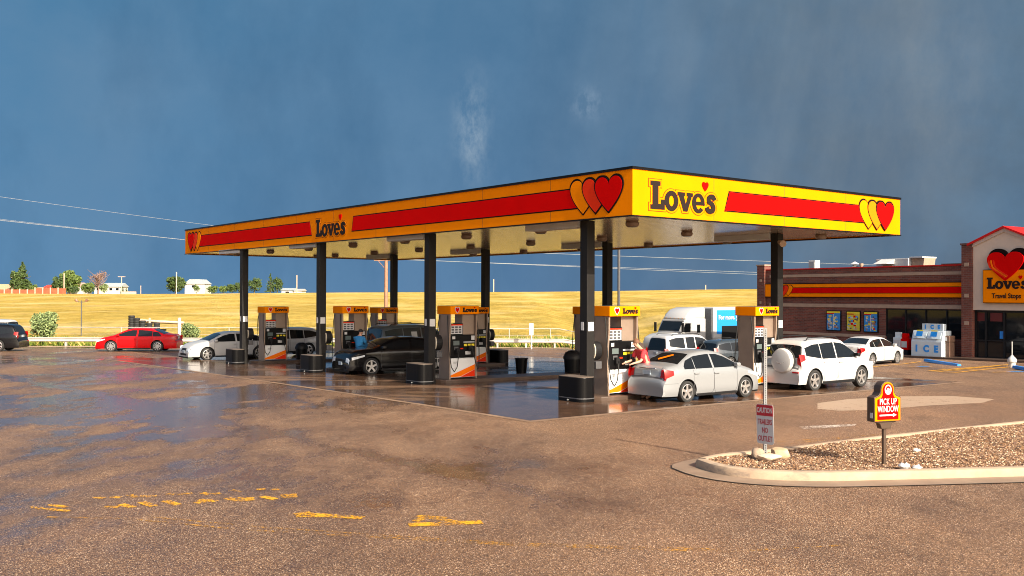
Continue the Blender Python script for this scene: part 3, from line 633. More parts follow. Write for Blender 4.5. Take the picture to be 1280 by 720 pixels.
for s in (-1, 1):
    fr = bpy.data.objects.new('valance_face', None); C.objects.link(fr); fr.parent = va; fr.rotation_euler = (0, 0, 0 if s < 0 else math.pi)
    logo(fr, -.10, 2.375, .205, .16, -.424, M['logo'], None, None, halo=False)
    mb = MB(); mb.shape2d([heart(-.33, 2.445, .21, .23)], -.427, -.421); mb.build('heart_border', M['white'], fr)
    mb = MB(); mb.shape2d([heart(-.33, 2.445, .16, .175)], -.431, -.424); mb.build('heart', M['red'], fr)
    # face furniture on both sides
    ff = bpy.data.objects.new('front_face', None); C.objects.link(ff); ff.parent = dp; ff.rotation_euler = (0, 0, 0 if s < 0 else math.pi)
    mb = MB(); mb.shape2d([[(-.53, .14), (.53, .50), (.53, .32), (-.1, .09), (-.53, .07)]], -.296, -.291); mb.build('orange_band', M['orange'], ff)
    mb = MB(); mb.shape2d([[(-.1, .07), (.53, .07), (.53, .31), (.53, .31)][:3] + [(.52, .31)]], -.297, -.291); mb.build('red_corner', M['redorange'], ff)
    mb = MB(); mb.box(-.40, -.18, -.296, -.291, .60, .615); mb.box(-.40, -.24, -.296, -.291, .57, .58); mb.box(-.40, -.28, -.296, -.291, .54, .55); mb.build('small_print', M['dgrey'], ff)
    mb = MB(); mb.box(-.53, .03, -.265, -.20, 1.57, 1.97); mb.build('sign_case', M['black'], ff)
    mb = MB(); mb.box(-.50, .0, -.27, -.2655, 1.60, 1.94); ps = mb.build('price_sign', M['sticker'], ff)
    mb = MB(); mb.box(-.50, .0, -.275, -.2705, 1.90, 1.94); mb.build('sign_header', M['redorange'], ps)
    mb = MB()
    for r_ in range(3):
        for c_ in range(3): mb.box(-.47 + c_ * .155, -.36 + c_ * .155, -.276, -.2705, 1.63 + r_ * .09, 1.69 + r_ * .09)
    mb.build('price_figures', M['dgrey'], ps)
    mb = MB(); mb.box(-.42, -.16, -.318, -.312, 1.20, 1.36); mb.build('display', M['screen'], ff)
    mb = MB(); mb.box(-.38, -.20, -.318, -.312, 1.03, 1.15); mb.build('keypad', M['dgrey'], ff)
    mb = MB(); mb.box(-.12, .0, -.322, -.312, 1.06, 1.10); mb.build('card_slot', M['redorange'], ff)
    for q in ((-.46, -.34, 1.42, 1.52), (.36, .50, 1.38, 1.53), (.10, .33, .86, .98)): mb = MB(); mb.box(q[0], q[1], -.318, -.312, q[2], q[3]); mb.build('sticker', M['sticker'], ff)
    for k in range(3):
        mb = MB(); mb.box(.04 + k * .165, .16 + k * .165, -.320, -.312, 1.16, 1.24); mb.build('grade_button', M['ygrade'], ff)
    mb = MB(); mb.box(.02, .50, -.317, -.312, 1.28, 1.33); mb.build('grade_label', M['grey'], ff)
    mb = MB(); mb.box(.20, .36, -.43, -.312, .98, 1.18); mb.box(.24, .31, -.50, -.43, 1.02, 1.10); mb.cyl((.275, -.47, 1.04), (.275, -.46, .86), .02, n=8); nz = mb.build('nozzle', M['dkplastic'], ff, bevel=.01)
    mb = MB(); pts = [(.275, -.49, 1.08), (.34, -.52, .80), (.42, -.54, .50), (.50, -.52, .33), (.58, -.48, .42), (.63, -.42, .9), (.65, -.36, 1.5), (.645, -.30, 2.0), (.62, -.24, 2.26)]
    mb.tube(pts, .016, 8); mb.build('hose', M['rubber'], ff, smooth=True)
    mb = MB(); mb.tube([(-.62, -.24, 2.26), (-.66, -.33, 1.7), (-.66, -.40, 1.0), (-.60, -.46, .45), (-.50, -.50, .28), (-.38, -.50, .45), (-.30, -.46, .8), (-.28, -.40, 1.0)], .016, 8); mb.build('hose', M['rubber'], ff, smooth=True)
    mb = MB(); mb.box(-.34, -.20, -.42, -.312, .92, 1.10); mb.cyl((-.27, -.46, 1.0), (-.26, -.45, .84), .02, n=8); mb.build('nozzle', M['dkplastic'], ff, bevel=.01)
    flatten(fr); flatten(ff)
dl = ['fuel dispenser nearest the camera with bright yellow sunlit valance, by the man in red', 'fuel dispenser with shaded orange valance standing left of the open drive lane', 'fuel dispenser behind the front of the black coupe, beside the man in blue', 'fuel dispenser furthest left, standing in front of the white sedan',
      'fuel dispenser with sunlit yellow valance between the silver sedan and the white SUV', 'fuel dispenser seen left of the nearest column, half hidden by it', 'fuel dispenser almost hidden behind the shaded one left of the open lane', 'fuel dispenser with its valance touching the brown utility pole, over the dark wagon']
for i, (a, b) in enumerate(cols):
    bb = 1.85 if i < 4 else 8.2 - .0
    if i in (1, 2, 3): bb = 1.70
    aa = a if i < 4 else (cols[i - 4][0] * .2 + a * .8) - (.28 if i == 4 else 0)
    p = cabg(aa, bb); p.z += .13
    if i == 0: dp.location = p; dp.rotation_euler.z = TH; dp['label'] = dl[0]
    else: dup(dp, p, TH, dl[i])

# bins, bucket
def bin_round(px, a, b, label, h=.95, r=.32, dome=True, nm='litter_bin', cat='bin'):
    p = cabg(a, b); t = thing(nm, label, cat, p)
    mb = MB(); mb.lathe([(0, 0), (r * .82, 0), (r * .95, h * .72), (0, h * .72)] if dome else [(0, .02), (r * .78, 0), (r, h), (r * .93, h), (r * .75, .05), (0, .05)], n=20); mb.build('bin_body', M['black'], t, smooth=True)
    if dome:
        mb = MB(); mb.lathe([(r * .98, h * .66), (r * 1.02, h * .66), (r * 1.02, h * .76), (r * .8, h * .92), (r * .4, h), (0, h)], n=20); mb.build('bin_lid', M['dkplastic'], t, smooth=True)
    else:
        mb = MB(); mb.lathe([(r * .93, h * .95), (r * 1.06, h * .95), (r * 1.06, h), (r * .93, h)], n=20); mb.build('rim', M['dkplastic'], t)
bin_round(0, 13.79 - 3.3, 7.25, 'black dome topped bin at the far end of the second island', h=1.0, r=.36)
bin_round(0, 12.9, 6.6, 'small black bucket standing alone in the open drive lane', h=.62, r=.26, dome=False, nm='bucket', cat='bucket')
bin_round(0, 18.5, 7.2, 'black dome topped bin beside the far end of the third island', h=1.0, r=.38)
bin_round(0, 18.5, 3.1, 'black dome topped bin between the two dispensers of the third island', h=1.0, r=.34)
bin_round(0, 26.4, 3.4, 'black dome topped bin right of the furthest left dispenser', h=.95, r=.32)

# ------------------------------------------------------------------ vehicles
def resample(P, n, sig=.05):
    P = np.array(P, float); d = np.r_[0, np.cumsum(np.hypot(*np.diff(P, axis=0).T))]; t = np.linspace(0, d[-1], 600)
    X = np.interp(t, d, P[:, 0]); Z = np.interp(t, d, P[:, 1]); k = max(1, int(3 * sig / (d[-1] / 600))); g = np.exp(-.5 * (np.arange(-k, k + 1) * (d[-1] / 600) / sig) ** 2); g /= g.sum()
    Xs = np.convolve(np.pad(X, k, 'edge'), g, 'valid'); Zs = np.convolve(np.pad(Z, k, 'edge'), g, 'valid')
    i = np.linspace(0, 599, n).astype(int); return list(zip(Xs[i], Zs[i]))
class Car:
    def __init__(s, label, cat, nm, loc, rz, L, W, top, belt, zb, wb, fo, wr, paint, tumble=.42, group=None, r=.10, round_=.10, sig=.045, spokes=5):
        s.t = thing(nm, label, cat, loc, rz, group); s.L, s.W, s.belt, s.zb, s.wr, s.tum, s.r, s.rnd = L, W, belt, zb, wr, tumble, r, round_
        s.top = resample(top, 110, sig); s.paint = paint; s.spokes = spokes
        s.xf = L / 2 - fo; s.xr = s.xf - wb; s.body()
    def half(s, x):
        xn = min(1.0, abs(x) / (s.L / 2)); return s.W / 2 * (1 - s.rnd * .35 * xn ** 3 - s.rnd * .9 * xn ** 10)
    def Y(s, x, z):
        h = s.half(x)
        if z > s.belt: return h * .965 - s.tum * (z - s.belt)
        if z > s.belt - .22: t = (z - s.belt + .22) / .22; return h * (1 - .035 * t * t)
        zl = s.zb + .22
        if z < zl: t = (zl - z) / .22; return h * (1 - .05 * t * t)
        return h
    def arch(s, x):
        z = s.zb; R_ = s.wr + .055
        for xc in (s.xf, s.xr):
            d = abs(x - xc)
            if d < R_: z = max(z, s.wr + math.sqrt(R_ * R_ - d * d) * 1.0)
        return z
    def crown(s, f, x): return -.045 * f * f - s.r * max(0, (f - .80) / .20) ** 2 * .9
    def body(s):
        # stations
        st = list(s.top)
        extra = []
        for xc in (s.xf, s.xr):
            for k in range(-12, 13): extra.append(xc + (s.wr + .056) * math.sin(math.pi / 2 * k / 12))
        xs_ = [p[0] for p in st]; zs_ = [p[1] for p in st]
        mono = np.maximum.accumulate(np.array(xs_) + np.arange(len(xs_)) * 1e-6)
        for e in extra: st.append((e, float(np.interp(e, mono, zs_))))
        order = sorted(range(len(st)), key=lambda i: (st[i][0] if i >= len(xs_) else mono[i])); st = [st[i] for i in order]
        fr = [0, .35, .62, .8, .88, .94, 1.0]; nz = 12; mb = MB(); rows = []
        for x, zt in st:
            zb = s.arch(x); ztop = zt; ys = s.Y(x, ztop - s.r); row = []
            for f in fr: row.append((x, ys * f, ztop + s.crown(f, x)))
            z0 = ztop + s.crown(1.0, x); zb2 = min(zb, z0 - .01)
            for k in range(1, nz + 1):
                z = z0 + (zb2 - z0) * k / nz; row.append((x, s.Y(x, z) * (1 - .0), z))
            row.append((x, s.half(x) * .55, zb2)); row.append((x, 0, zb2)); rows.append(row)
        m = len(rows[0]); vs = []
        for row in rows: vs += row
        n = len(rows); vs2 = [(x, -y, z) for x, y, z in vs]; fs = []; mi = []
        for off, fl in ((0, 0), (len(vs), 1)):
            for i in range(n - 1):
                for j in range(m - 1):
                    a = off + i * m + j; q = (a, a + 1, a + m + 1, a + m); fs.append(q if not fl else q[::-1]); mi.append(1 if j >= m - 3 else 0)
            for i, e in ((0, 0), (n - 1, 1)):
                q = tuple(off + i * m + j for j in range(m)); fs.append(q); mi.append(0)
        mb.v = vs + vs2; mb.f = fs; mb.mi = mi
        me = bpy.data.meshes.new('body'); me.from_pydata(mb.v, [], mb.f); me.materials.append(s.paint); me.materials.append(M['under']); me.polygons.foreach_set('material_index', mb.mi)
        bm = bmesh.new(); bm.from_mesh(me); bmesh.ops.remove_doubles(bm, verts=bm.verts, dist=.0004); bmesh.ops.recalc_face_normals(bm, faces=bm.faces); bm.to_mesh(me); bm.free()
        me.polygons.foreach_set('use_smooth', [True] * len(me.polygons)); me.set_sharp_from_angle(angle=R(40))
        o = bpy.data.objects.new('body', me); C.objects.link(o); o.parent = s.t; s.bodyo = o
        mb = MB(); mb.box(s.xr - .1, s.xf + .1, -s.W * .33, s.W * .33, s.zb - .04, s.zb + .12); mb.build('underbody', M['under'], s.t)
        for xc in (s.xf, s.xr):
            for sd_ in (-1, 1): s.wheel(xc, sd_)
    def wheel(s, xc, sd_):
        r = s.wr; yo = s.W / 2 - .015; w = .215; rr = r * .70
        t = MB(); t.lathe([(rr, -w), (r * .93, -w), (r, -w + .03), (r, -.03), (r * .955, 0), (r * .80, .008), (rr, -.012)], axis='y', n=36)
        h = bpy.data.objects.new('wheel', None); C.objects.link(h); h.parent = s.t; h.location = (xc, sd_ * yo, r)
        if sd_ < 0: h.rotation_euler.z = math.pi
        # wheel hub empty replaced by the tyre mesh itself as the part
        bpy.data.objects.remove(h)
        flip = (0, 0, 0) if sd_ > 0 else (0, 0, math.pi)
        ty = t.build('wheel', M['rubber'], s.t, smooth=True); ty.location = (xc, sd_ * yo, r); ty.rotation_euler = flip
        m = MB(); m.lathe([(rr * 1.01, -.10), (rr * 1.01, -.008), (rr * .93, -.004), (rr * .90, -.03), (rr * .88, -.10)], axis='y', n=36)
        for k in range(s.spokes):
            a = 2 * math.pi * (k + .25) / s.spokes; ca, sa = math.cos(a), math.sin(a); wd = .045 if s.spokes < 8 else .03
            p = [(.03, wd * .9), (rr * .93, wd * .75), (rr * .93, -wd * .75), (.03, -wd * .9)]
            q = [(u * ca - v * sa, u * sa + v * ca) for u, v in p]
            m.prism(q, -.045, -.016, 'xz')
        m.cyl((0, -.05, 0), (0, -.008, 0), .055, .05, 14); m.build('rim', M['alloy'], ty, smooth=True)
        m = MB(); m.lathe([(0, -.11), (rr * .95, -.11)], axis='y', n=24); m.build('brake_back', M['under'], ty)
    def side(s, nm, lo, hi, m, off=.006, th=.012, n=16, sides=(-1, 1), parent=None, bulge=0):
        lo = np.array(lo, float); hi = np.array(hi, float); x0 = lo[0, 0]; x1 = lo[-1, 0]
        for sd_ in sides:
            mb = MB(); vs = []; nn = n; mm = 4
            for i in range(nn + 1):
                x = x0 + (x1 - x0) * i / nn; a = np.interp(x, lo[:, 0], lo[:, 1]); b = np.interp(x, hi[:, 0], hi[:, 1])
                for j in range(mm + 1):
                    z = a + (b - a) * j / mm; vs.append((x, sd_ * (s.Y(x, z) + off), z))
            N_ = len(vs); vs += [(x, y - sd_ * th, z) for x, y, z in vs]
            fs = [(i * (mm + 1) + j, i * (mm + 1) + j + 1, (i + 1) * (mm + 1) + j + 1, (i + 1) * (mm + 1) + j) for i in range(nn) for j in range(mm)]
            per = [j for j in range(mm)] + [i * (mm + 1) + mm for i in range(nn)] + [nn * (mm + 1) + j for j in range(mm, 0, -1)] + [i * (mm + 1) for i in range(nn, 0, -1)]
            fs2 = [tuple(k + N_ for k in f[::-1]) for f in fs]
            rim = [(per[k], per[(k + 1) % len(per)], per[(k + 1) % len(per)] + N_, per[k] + N_) for k in range(len(per))]
            mb.add(vs, fs + fs2 + rim); mb.build(nm, m, parent or s.t, smooth=True)
    def toppatch(s, nm, t0, t1, f0, f1, m, off=.006, both=True, taper=(1, 1), parent=None, n=10, k=12):
        """patch on the crown surface between arc positions t0..t1 (indices into the resampled profile 0..1), |y| fraction f0..f1"""
        P = s.top; N_ = len(P) - 1
        def at(t):
            u = t * N_; i = min(N_ - 1, int(u)); q = u - i; return (P[i][0] * (1 - q) + P[i + 1][0] * q, P[i][1] * (1 - q) + P[i + 1][1] * q)
        rng = [(-f1, f1)] if f0 == 0 else [(-f1, -f0), (f0, f1)]
        for (a, b) in rng:
            mb = MB(); vs = []
            for i in range(n + 1):
                t = t0 + (t1 - t0) * i / n; x, z = at(t); xa, za = at(max(0, t - .01)); xb, zb = at(min(1, t + .01)); d = math.hypot(xb - xa, zb - za) or 1
                nx, nz_ = -(zb - za) / d, (xb - xa) / d; tp = taper[0] + (taper[1] - taper[0]) * i / n
                for j in range(k + 1):
                    f = (a + (b - a) * j / k) * tp; y = s.Y(x, z - s.r) * f; cz = s.crown(abs(f), x)
                    vs.append((x + nx * off, y, z + cz + nz_ * off))
            fs = [(i * (k + 1) + j, i * (k + 1) + j + 1, (i + 1) * (k + 1) + j + 1, (i + 1) * (k + 1) + j) for i in range(n) for j in range(k)]
            mb.add(vs, fs); o = mb.build(nm, m, parent or s.t, smooth=True, recalc=False)
    def tx(s, x, lo=0, hi=1):
        """arc fraction where the profile passes x (within index range)"""
        P = s.top; n = len(P) - 1
        for i in range(int(lo * n), int(hi * n)):
            if P[i][0] <= x <= P[i + 1][0]: return (i + (x - P[i][0]) / max(1e-6, P[i + 1][0] - P[i][0])) / n
        return 0.5
    def tz(s, z, rear=True):
        P = s.top; n = len(P) - 1; r = range(0, n) if rear else range(n, 0, -1)
        for i in r:
            j = i + 1 if rear else i - 1
            if min(P[i][1], P[j][1]) <= z <= max(P[i][1], P[j][1]): return i / n
        return 0
    def seam(s, xz, wd=.012, sides=(-1, 1)):
        for sd_ in sides:
            mb = MB()
            pts = []
            for (a, b) in zip(xz[:-1], xz[1:]):
                for k in range(6): pts.append((a[0] + (b[0] - a[0]) * k / 6, a[1] + (b[1] - a[1]) * k / 6))
            pts.append(xz[-1]); vs = []
            for i, (x, z) in enumerate(pts):
                x2, z2 = pts[min(i + 1, len(pts) - 1)]; x1, z1 = pts[max(0, i - 1)]; d = math.hypot(x2 - x1, z2 - z1) or 1; nx, nz_ = -(z2 - z1) / d * wd / 2, (x2 - x1) / d * wd / 2
                for q in (-1, 1): vs.append((x + nx * q, sd_ * (s.Y(x + nx * q, z + nz_ * q) + .002), z + nz_ * q))
            mb.add(vs, [(2 * i, 2 * i + 1, 2 * i + 3, 2 * i + 2) for i in range(len(pts) - 1)]); mb.build('door_seam', M['dgrey'], s.t, recalc=False)
    def mirror(s, x, z, m=None):
        for sd_ in (-1, 1):
            y = s.Y(x, z); mb = MB(); mb.prism([(a * .09 + x, z + b * .06) for a, b in ((-.9, -.7), (.6, -1), (1, 0), (.6, 1), (-.9, .9))], sd_ * (y + .02), sd_ * (y + .18)); mb.build('mirror', m or s.paint, s.t, bevel=.02)
    def handle(s, x, z, m=None):
        for sd_ in (-1, 1):
            y = s.Y(x, z); mb = MB(); mb.box(x - .10, x + .10, min(sd_ * (y + .005), sd_ * (y + .035)), max(sd_ * (y + .005), sd_ * (y + .035)), z - .018, z + .018); mb.build('door_handle', m or s.paint, s.t, bevel=.008)
    def box(s, nm, m, *b, bevel=.01): mb = MB(); mb.box(*b); return mb.build(nm, m, s.t, bevel=bevel)

white_p = mat('white_car_paint', (.47, .47, .468), .32, coat=.5); silver_p = mat('silver_car_paint', (.27, .285, .30), .32, metal=.25, coat=.5); red_p = mat('red_car_paint', (.50, .002, .004), .35, spec=.2, coat=.25)
black_p = mat('black_car_paint', (.004, .004, .005), .2, spec=.3, coat=.35); dkgrey_p = mat('charcoal_car_paint', (.035, .045, .055), .22, coat=.8); grey_p = mat('grey_car_paint', (.16, .20, .22), .28, metal=.4, coat=.7)

def P(px, py, a, b):   # unused marker kept for clarity
    return cabg(a, b)

def sedan(label, loc, rz, paint, L=4.4, W=1.72, H=1.46, wb=2.6, fo=.85, wr=.31, zs=1.0, spokes=5, dark=False, nm='sedan', coupe=False, plate=True, hood=1.0):
    h = H; k = L / 4.3
    top = [(-L / 2 + .01, .34), (-L / 2, .52), (-L / 2 + .01, .66), (-L / 2 + .05, .735), (-L / 2 + .09, .76), (-L / 2 + .12, .97 * h / 1.46), (-L / 2 + .20, 1.055 * h / 1.46), (-L / 2 + .62 * k, 1.105 * h / 1.46),
           (-.80 * k, h - .055), (-.35 * k, h - .005), (.10 * k, h - .005), (.48 * k, h - .07), (1.22 * k, 1.02 * h / 1.46 + .03 * (hood > 1)), (1.38 * k, .985 * h / 1.46 * (1 + (hood - 1) * .4)), (1.80 * k, .88 * h / 1.46 * hood), (L / 2 - .14, .72 * h / 1.46 * (hood ** 1.6)), (L / 2 - .03, .56 + (hood - 1) * 1.2), (L / 2, .42), (L / 2 - .02, .26)]
    belt = .93 * h / 1.46 * (1 + (hood - 1) * .5)
    c = Car(label, 'car', nm, loc, rz, L, W, top, belt, .20, wb, fo, wr, paint, tumble=.50, spokes=spokes, round_=.13)
    g = M['glass']
    t = lambda x, lo=0.0, hi=1.0: c.tx(x, lo, hi)
    c.toppatch('rear_window', t(-L / 2 + .66 * k, .1), t(-.88 * k, .1), 0, .86, g, off=.005, taper=(1, .90)); c.toppatch('windscreen', t(.54 * k, .3), t(1.20 * k, .3), 0, .88, g, off=.005, taper=(.92, 1))
    zb = belt + .02; q = (h - 1.46)
    # side glass: rear door + quarter, then front door, split by the pillar
    hi = [(-1.38 * k, zb + .03), (-1.18 * k, h - .27), (-.80 * k, h - .16), (-.25 * k, h - .12), (.20 * k, h - .13), (.50 * k, h - .21), (1.02 * k, zb + .07)]
    def cut(a, b): 
        xs_ = [a] + [x for x, _ in hi if a < x < b] + [b]; return [(x, float(np.interp(x, [p[0] for p in hi], [p[1] for p in hi]))) for x in xs_]
    for a, b in ((-1.34 * k, -.90 * k), (-.87 * k, -.13 * k), (-.05 * k, .98 * k)) if not coupe else ((-1.25 * k, -.22 * k), (-.14 * k, .98 * k)):
        c.side('side_window', [(a, zb), (b, zb)], cut(a, b), g, off=.004)
    sz = lambda z: z * h / 1.46
    doors = ((-.10 * k, .96 * k), (-.98 * k, -.10 * k)) if not coupe else ((-.18 * k, 1.0 * k),)
    for a, b in doors: c.seam([(b, sz(.90)), (b + .02, .40), (b - .05, .24), (a + .08, .24), (a, .40 if a > -.5 else .52), (a, sz(.93))])
    c.handle(-.0 * k + .02, sz(.80)); 
    if not coupe: c.handle(-.86 * k, sz(.82))
    c.mirror(.92 * k, zb + .06)
    tail = [(-L / 2 + .04, .70 * h / 1.46), (-L / 2 + .34, .80 * h / 1.46)]; tl = [(-L / 2 + .04, .97 * h / 1.46), (-L / 2 + .34, .92 * h / 1.46)]
    c.side('tail_lamp', tail, tl, M['redlens'], off=.008, n=8); c.toppatch('tail_lamp', c.tz(.77 * h / 1.46), c.tz(.98 * h / 1.46), .72, .985, M['redlens'], off=.012, k=6)
    c.side('headlamp', [(L / 2 - .62, .74 * h / 1.46), (L / 2 - .10, .60 * h / 1.46)], [(L / 2 - .62, .80 * h / 1.46), (L / 2 - .10, .71 * h / 1.46)], M['clearlens'], off=.008, n=8)
    c.toppatch('headlamp', c.tz(.70 * h / 1.46, False), c.tz(.56, False), .60, .97, M['clearlens'], off=.012, k=6)
    c.toppatch('grille', c.tz(.64 * h / 1.46, False), c.tz(.52, False), 0, .42, M['dkplastic'], off=.012); c.toppatch('lower_grille', c.tz(.42, False), c.tz(.30, False), 0, .6, M['dkplastic'], off=.012)
    if plate:
        c.box('number_plate', M['plate'], -L / 2 + .045, -L / 2 + .088, -.15, .15, .79 * h / 1.46, .79 * h / 1.46 + .12)
        c.box('plate_trim', M['chrome'] if not dark else M['dgrey'], -L / 2 + .04, -L / 2 + .09, -.36, .36, .97 * h / 1.46 - .012, .97 * h / 1.46 + .018)
    c.box('number_plate', M['plate'], L / 2 - .01, L / 2 + .015, -.16, .16, .40, .53)
    c.seam([(-L / 2 + .03, .56), (-L / 2 + .5, .56)], wd=.008)
    hz_ = h / 1.46
    c.toppatch('boot_seam', c.tz(.745 * hz_), c.tz(.765 * hz_), 0, .93, M['dgrey'], off=.004); c.toppatch('boot_seam', c.tz(.77 * hz_), c.tz(1.04 * hz_), .70, .715, M['dgrey'], off=.004, k=2)
    for sd_ in (-1, 1): mb = MB(); yy = c.Y(.4 * k, .27); mb.box(c.xr + c.wr + .08, c.xf - c.wr - .08, sd_ * (yy - .02) - .012, sd_ * (yy - .02) + .012, .17, .235); mb.build('sill', M['dkplastic'], c.t)
    return c
def vee(a, b): return cabg(a, b)
HV = R(37)
# nearest silver sedan, facing away to the right
pp = cabg(1.22, 3.85)
yc = sedan('silver sedan being filled, seen from behind with an orange sticker in its rear window', (pp.x, pp.y, pp.z), HV, silver_p, L=4.12, W=1.69, H=1.46, wb=2.52, fo=.73, wr=.31, spokes=5)
mb = MB(); mb.add([(-1.42, .10, 1.175), (-1.36, .18, 1.205), (-1.10, -.18, 1.335), (-1.16, -.26, 1.305)], [(0, 1, 2, 3)])
mb.v = [(x, y, z + .012) for x, y, z in mb.v]; mb.build('window_sticker', M['orange'], yc.t)

def suv(label, loc, rz, paint, L=4.5, W=1.8, H=1.75, wb=2.66, fo=.88, wr=.35, glass=None, rail=True, tail=(.95, 1.20), nm='suv', long_cabin=False, boxy=0.0, wins=None, spare=False, spokes=5, rearglass=True):
    h = H; k = L / 4.5; glass = glass or M['glass']; b = boxy
    top = [(-L / 2 + .03, .36), (-L / 2 + .01, .56), (-L / 2 + .01, .72), (-L / 2 + .06, .78), (-L / 2 + .10, .82), (-L / 2 + .11, 1.08), (-L / 2 + .14 + .03 * (1 - b), 1.14), (-L / 2 + .36 - .12 * b, h - .16), (-L / 2 + .50 - .12 * b, h - .06), (-L / 2 + 1.0, h - .01), (-.1 * k, h), (.42 * k, h - .05),
           (1.14 * k, 1.17 * h / 1.75), (1.30 * k, 1.11 * h / 1.75), (L / 2 - .50, 1.02 * h / 1.75), (L / 2 - .18, .90 * h / 1.75), (L / 2 - .05, .70), (L / 2, .50), (L / 2 - .03, .30)]
    belt = 1.04 * h / 1.75
    c = Car(label, 'suv', nm, loc, rz, L, W, top, belt, .24, wb, fo, wr, paint, tumble=.30, round_=.11, r=.09, sig=.04, spokes=spokes)
    zb = belt + .03
    t = c.tx
    if rearglass: c.toppatch('rear_window', c.tz(1.13), c.tz(h - .17), 0, .95, glass, off=.006, taper=(1, .95))
    c.toppatch('windscreen', t(.50 * k, .3), t(1.13 * k, .3), 0, .88, glass, off=.005, taper=(.93, 1))
    hi = [(-2.02 * k, h - .40), (-1.90 * k, h - .30), (-1.4 * k, h - .19), (-.2 * k, h - .14), (.25 * k, h - .18), (.50 * k, h - .26), (1.02 * k, zb + .10)]
    lo_ = [(-2.05 * k, zb + .16), (-1.75 * k, zb + .10), (-1.0 * k, zb), (1.0 * k, zb)]
    f = lambda L_, x: float(np.interp(x, [p[0] for p in L_], [p[1] for p in L_]))
    def cut(T, a, b_): return [(x, f(T, x)) for x in [a] + [x for x, _ in T if a < x < b_] + [b_]]
    for a, b_ in (wins or ((-1.86 * k, -1.06 * k), (-1.02 * k, -.22 * k), (-.15 * k, .97 * k))):
        c.side('side_window', cut(lo_, a, b_), cut(hi, a, b_), glass, off=.004)
    for a, b_ in ((-.18 * k, .96 * k), (-1.04 * k, -.18 * k)): c.seam([(b_, 1.0 * h / 1.75), (b_ + .02, .5), (b_ - .06, .30), (a + .10, .30), (a, .5 if a > -.5 else .72), (a, 1.04 * h / 1.75)])
    c.handle(.0 * k, .93 * h / 1.75, M['chrome'] if False else None); c.handle(-.86 * k, .95 * h / 1.75); c.mirror(.95 * k, zb + .08, M['dkplastic'])
    c.side('tail_lamp', [(-L / 2 + .07, tail[0]), (-L / 2 + .30, tail[0] + .08)], [(-L / 2 + .07, tail[1]), (-L / 2 + .30, tail[1])], M['redlens'], off=.009, n=6)
    c.toppatch('tail_lamp', c.tz(tail[0] - .02), c.tz(tail[1] - .04), .80, .99, M['redlens'], off=.014, k=5)
    c.side('headlamp', [(L / 2 - .60, .82 * h / 1.75), (L / 2 - .10, .72 * h / 1.75)], [(L / 2 - .60, .92 * h / 1.75), (L / 2 - .10, .86 * h / 1.75)], M['clearlens'], off=.008, n=8)
    c.toppatch('headlamp', c.tz(.86 * h / 1.75, False), c.tz(.72 * h / 1.75, False), .60, .97, M['clearlens'], off=.012, k=6)
    c.toppatch('grille', c.tz(.84 * h / 1.75, False), c.tz(.62, False), 0, .5, M['dkplastic'], off=.012)
    c.box('bumper_reflector', M['redlens'], -L / 2 - .005, -L / 2 + .04, -W / 2 + .14, -W / 2 + .38, .60, .65)
    c.box('number_plate', M['plate'], -L / 2 + .05, -L / 2 + .10, .18 if spare else -.16, .50 if spare else .16, .86, 1.0)
    c.toppatch('tailgate_seam', c.tz(.80), c.tz(.815), 0, .9, M['dgrey'], off=.004); c.toppatch('tailgate_seam', c.tz(.82), c.tz(h - .2), .86, .875, M['dgrey'], off=.004, k=2)
    for sd_ in (-1, 1): mb = MB(); yy = c.Y(.4 * k, .32); mb.box(c.xr + c.wr + .08, c.xf - c.wr - .08, sd_ * (yy - .02) - .012, sd_ * (yy - .02) + .014, .21, .31); mb.build('sill', M['dkplastic'], c.t)
    if rail:
        for sd_ in (-1, 1):
            mb = MB(); y = (W / 2 - .30) * sd_; mb.tube([(-1.6 * k, y, h - .06), (-1.5 * k, y, h + .03), (.1 * k, y, h + .04), (.25 * k, y, h - .04)], .018, 8); mb.build('roof_rail', M['dkplastic'], c.t, smooth=True)
    if spare:
        mb = MB(); x = -L / 2 + .04; mb.lathe([(0, x - .19), (.29, x - .19), (.37, x - .165), (.405, x - .10), (.405, x + .02), (.33, x + .05)], origin=(0, -.16, .99), axis='x', n=40)
        sc_ = mb.build('spare_wheel_cover', paint, c.t, smooth=True)
        mb = MB(); mb.lathe([(.406, x - .03), (.42, x - .02), (.42, x + .05), (.33, x + .05)], origin=(0, -.16, .99), axis='x', n=40); mb.build('cover_rim', M['rubber'], sc_, smooth=True)
        mb = MB(); pts = [(x - .197, -.16 + .17 * math.sin(R(a)), 1.0 - .10 * math.cos(R(a))) for a in range(-60, 61, 15)]; mb.tube(pts, .006, 6); mb.build('badge_line', M['chrome'], sc_)
    return c
pp = cabg(1.40, 10.30)
suv('white compact SUV with a covered spare wheel on its tailgate, behind the silver sedan', (pp.x, pp.y, pp.z), R(38), white_p, L=4.28, W=1.78, H=1.70, spare=True)
x_, y_ = 18.15, 49.7
sedan('clean white sedan parked in front of the brick store, left of the ice box', (x_, y_, gzf(x_, y_)), R(43), white_p, L=4.6, W=1.78, H=1.45, wb=2.65, fo=.9, wr=.32, spokes=9)
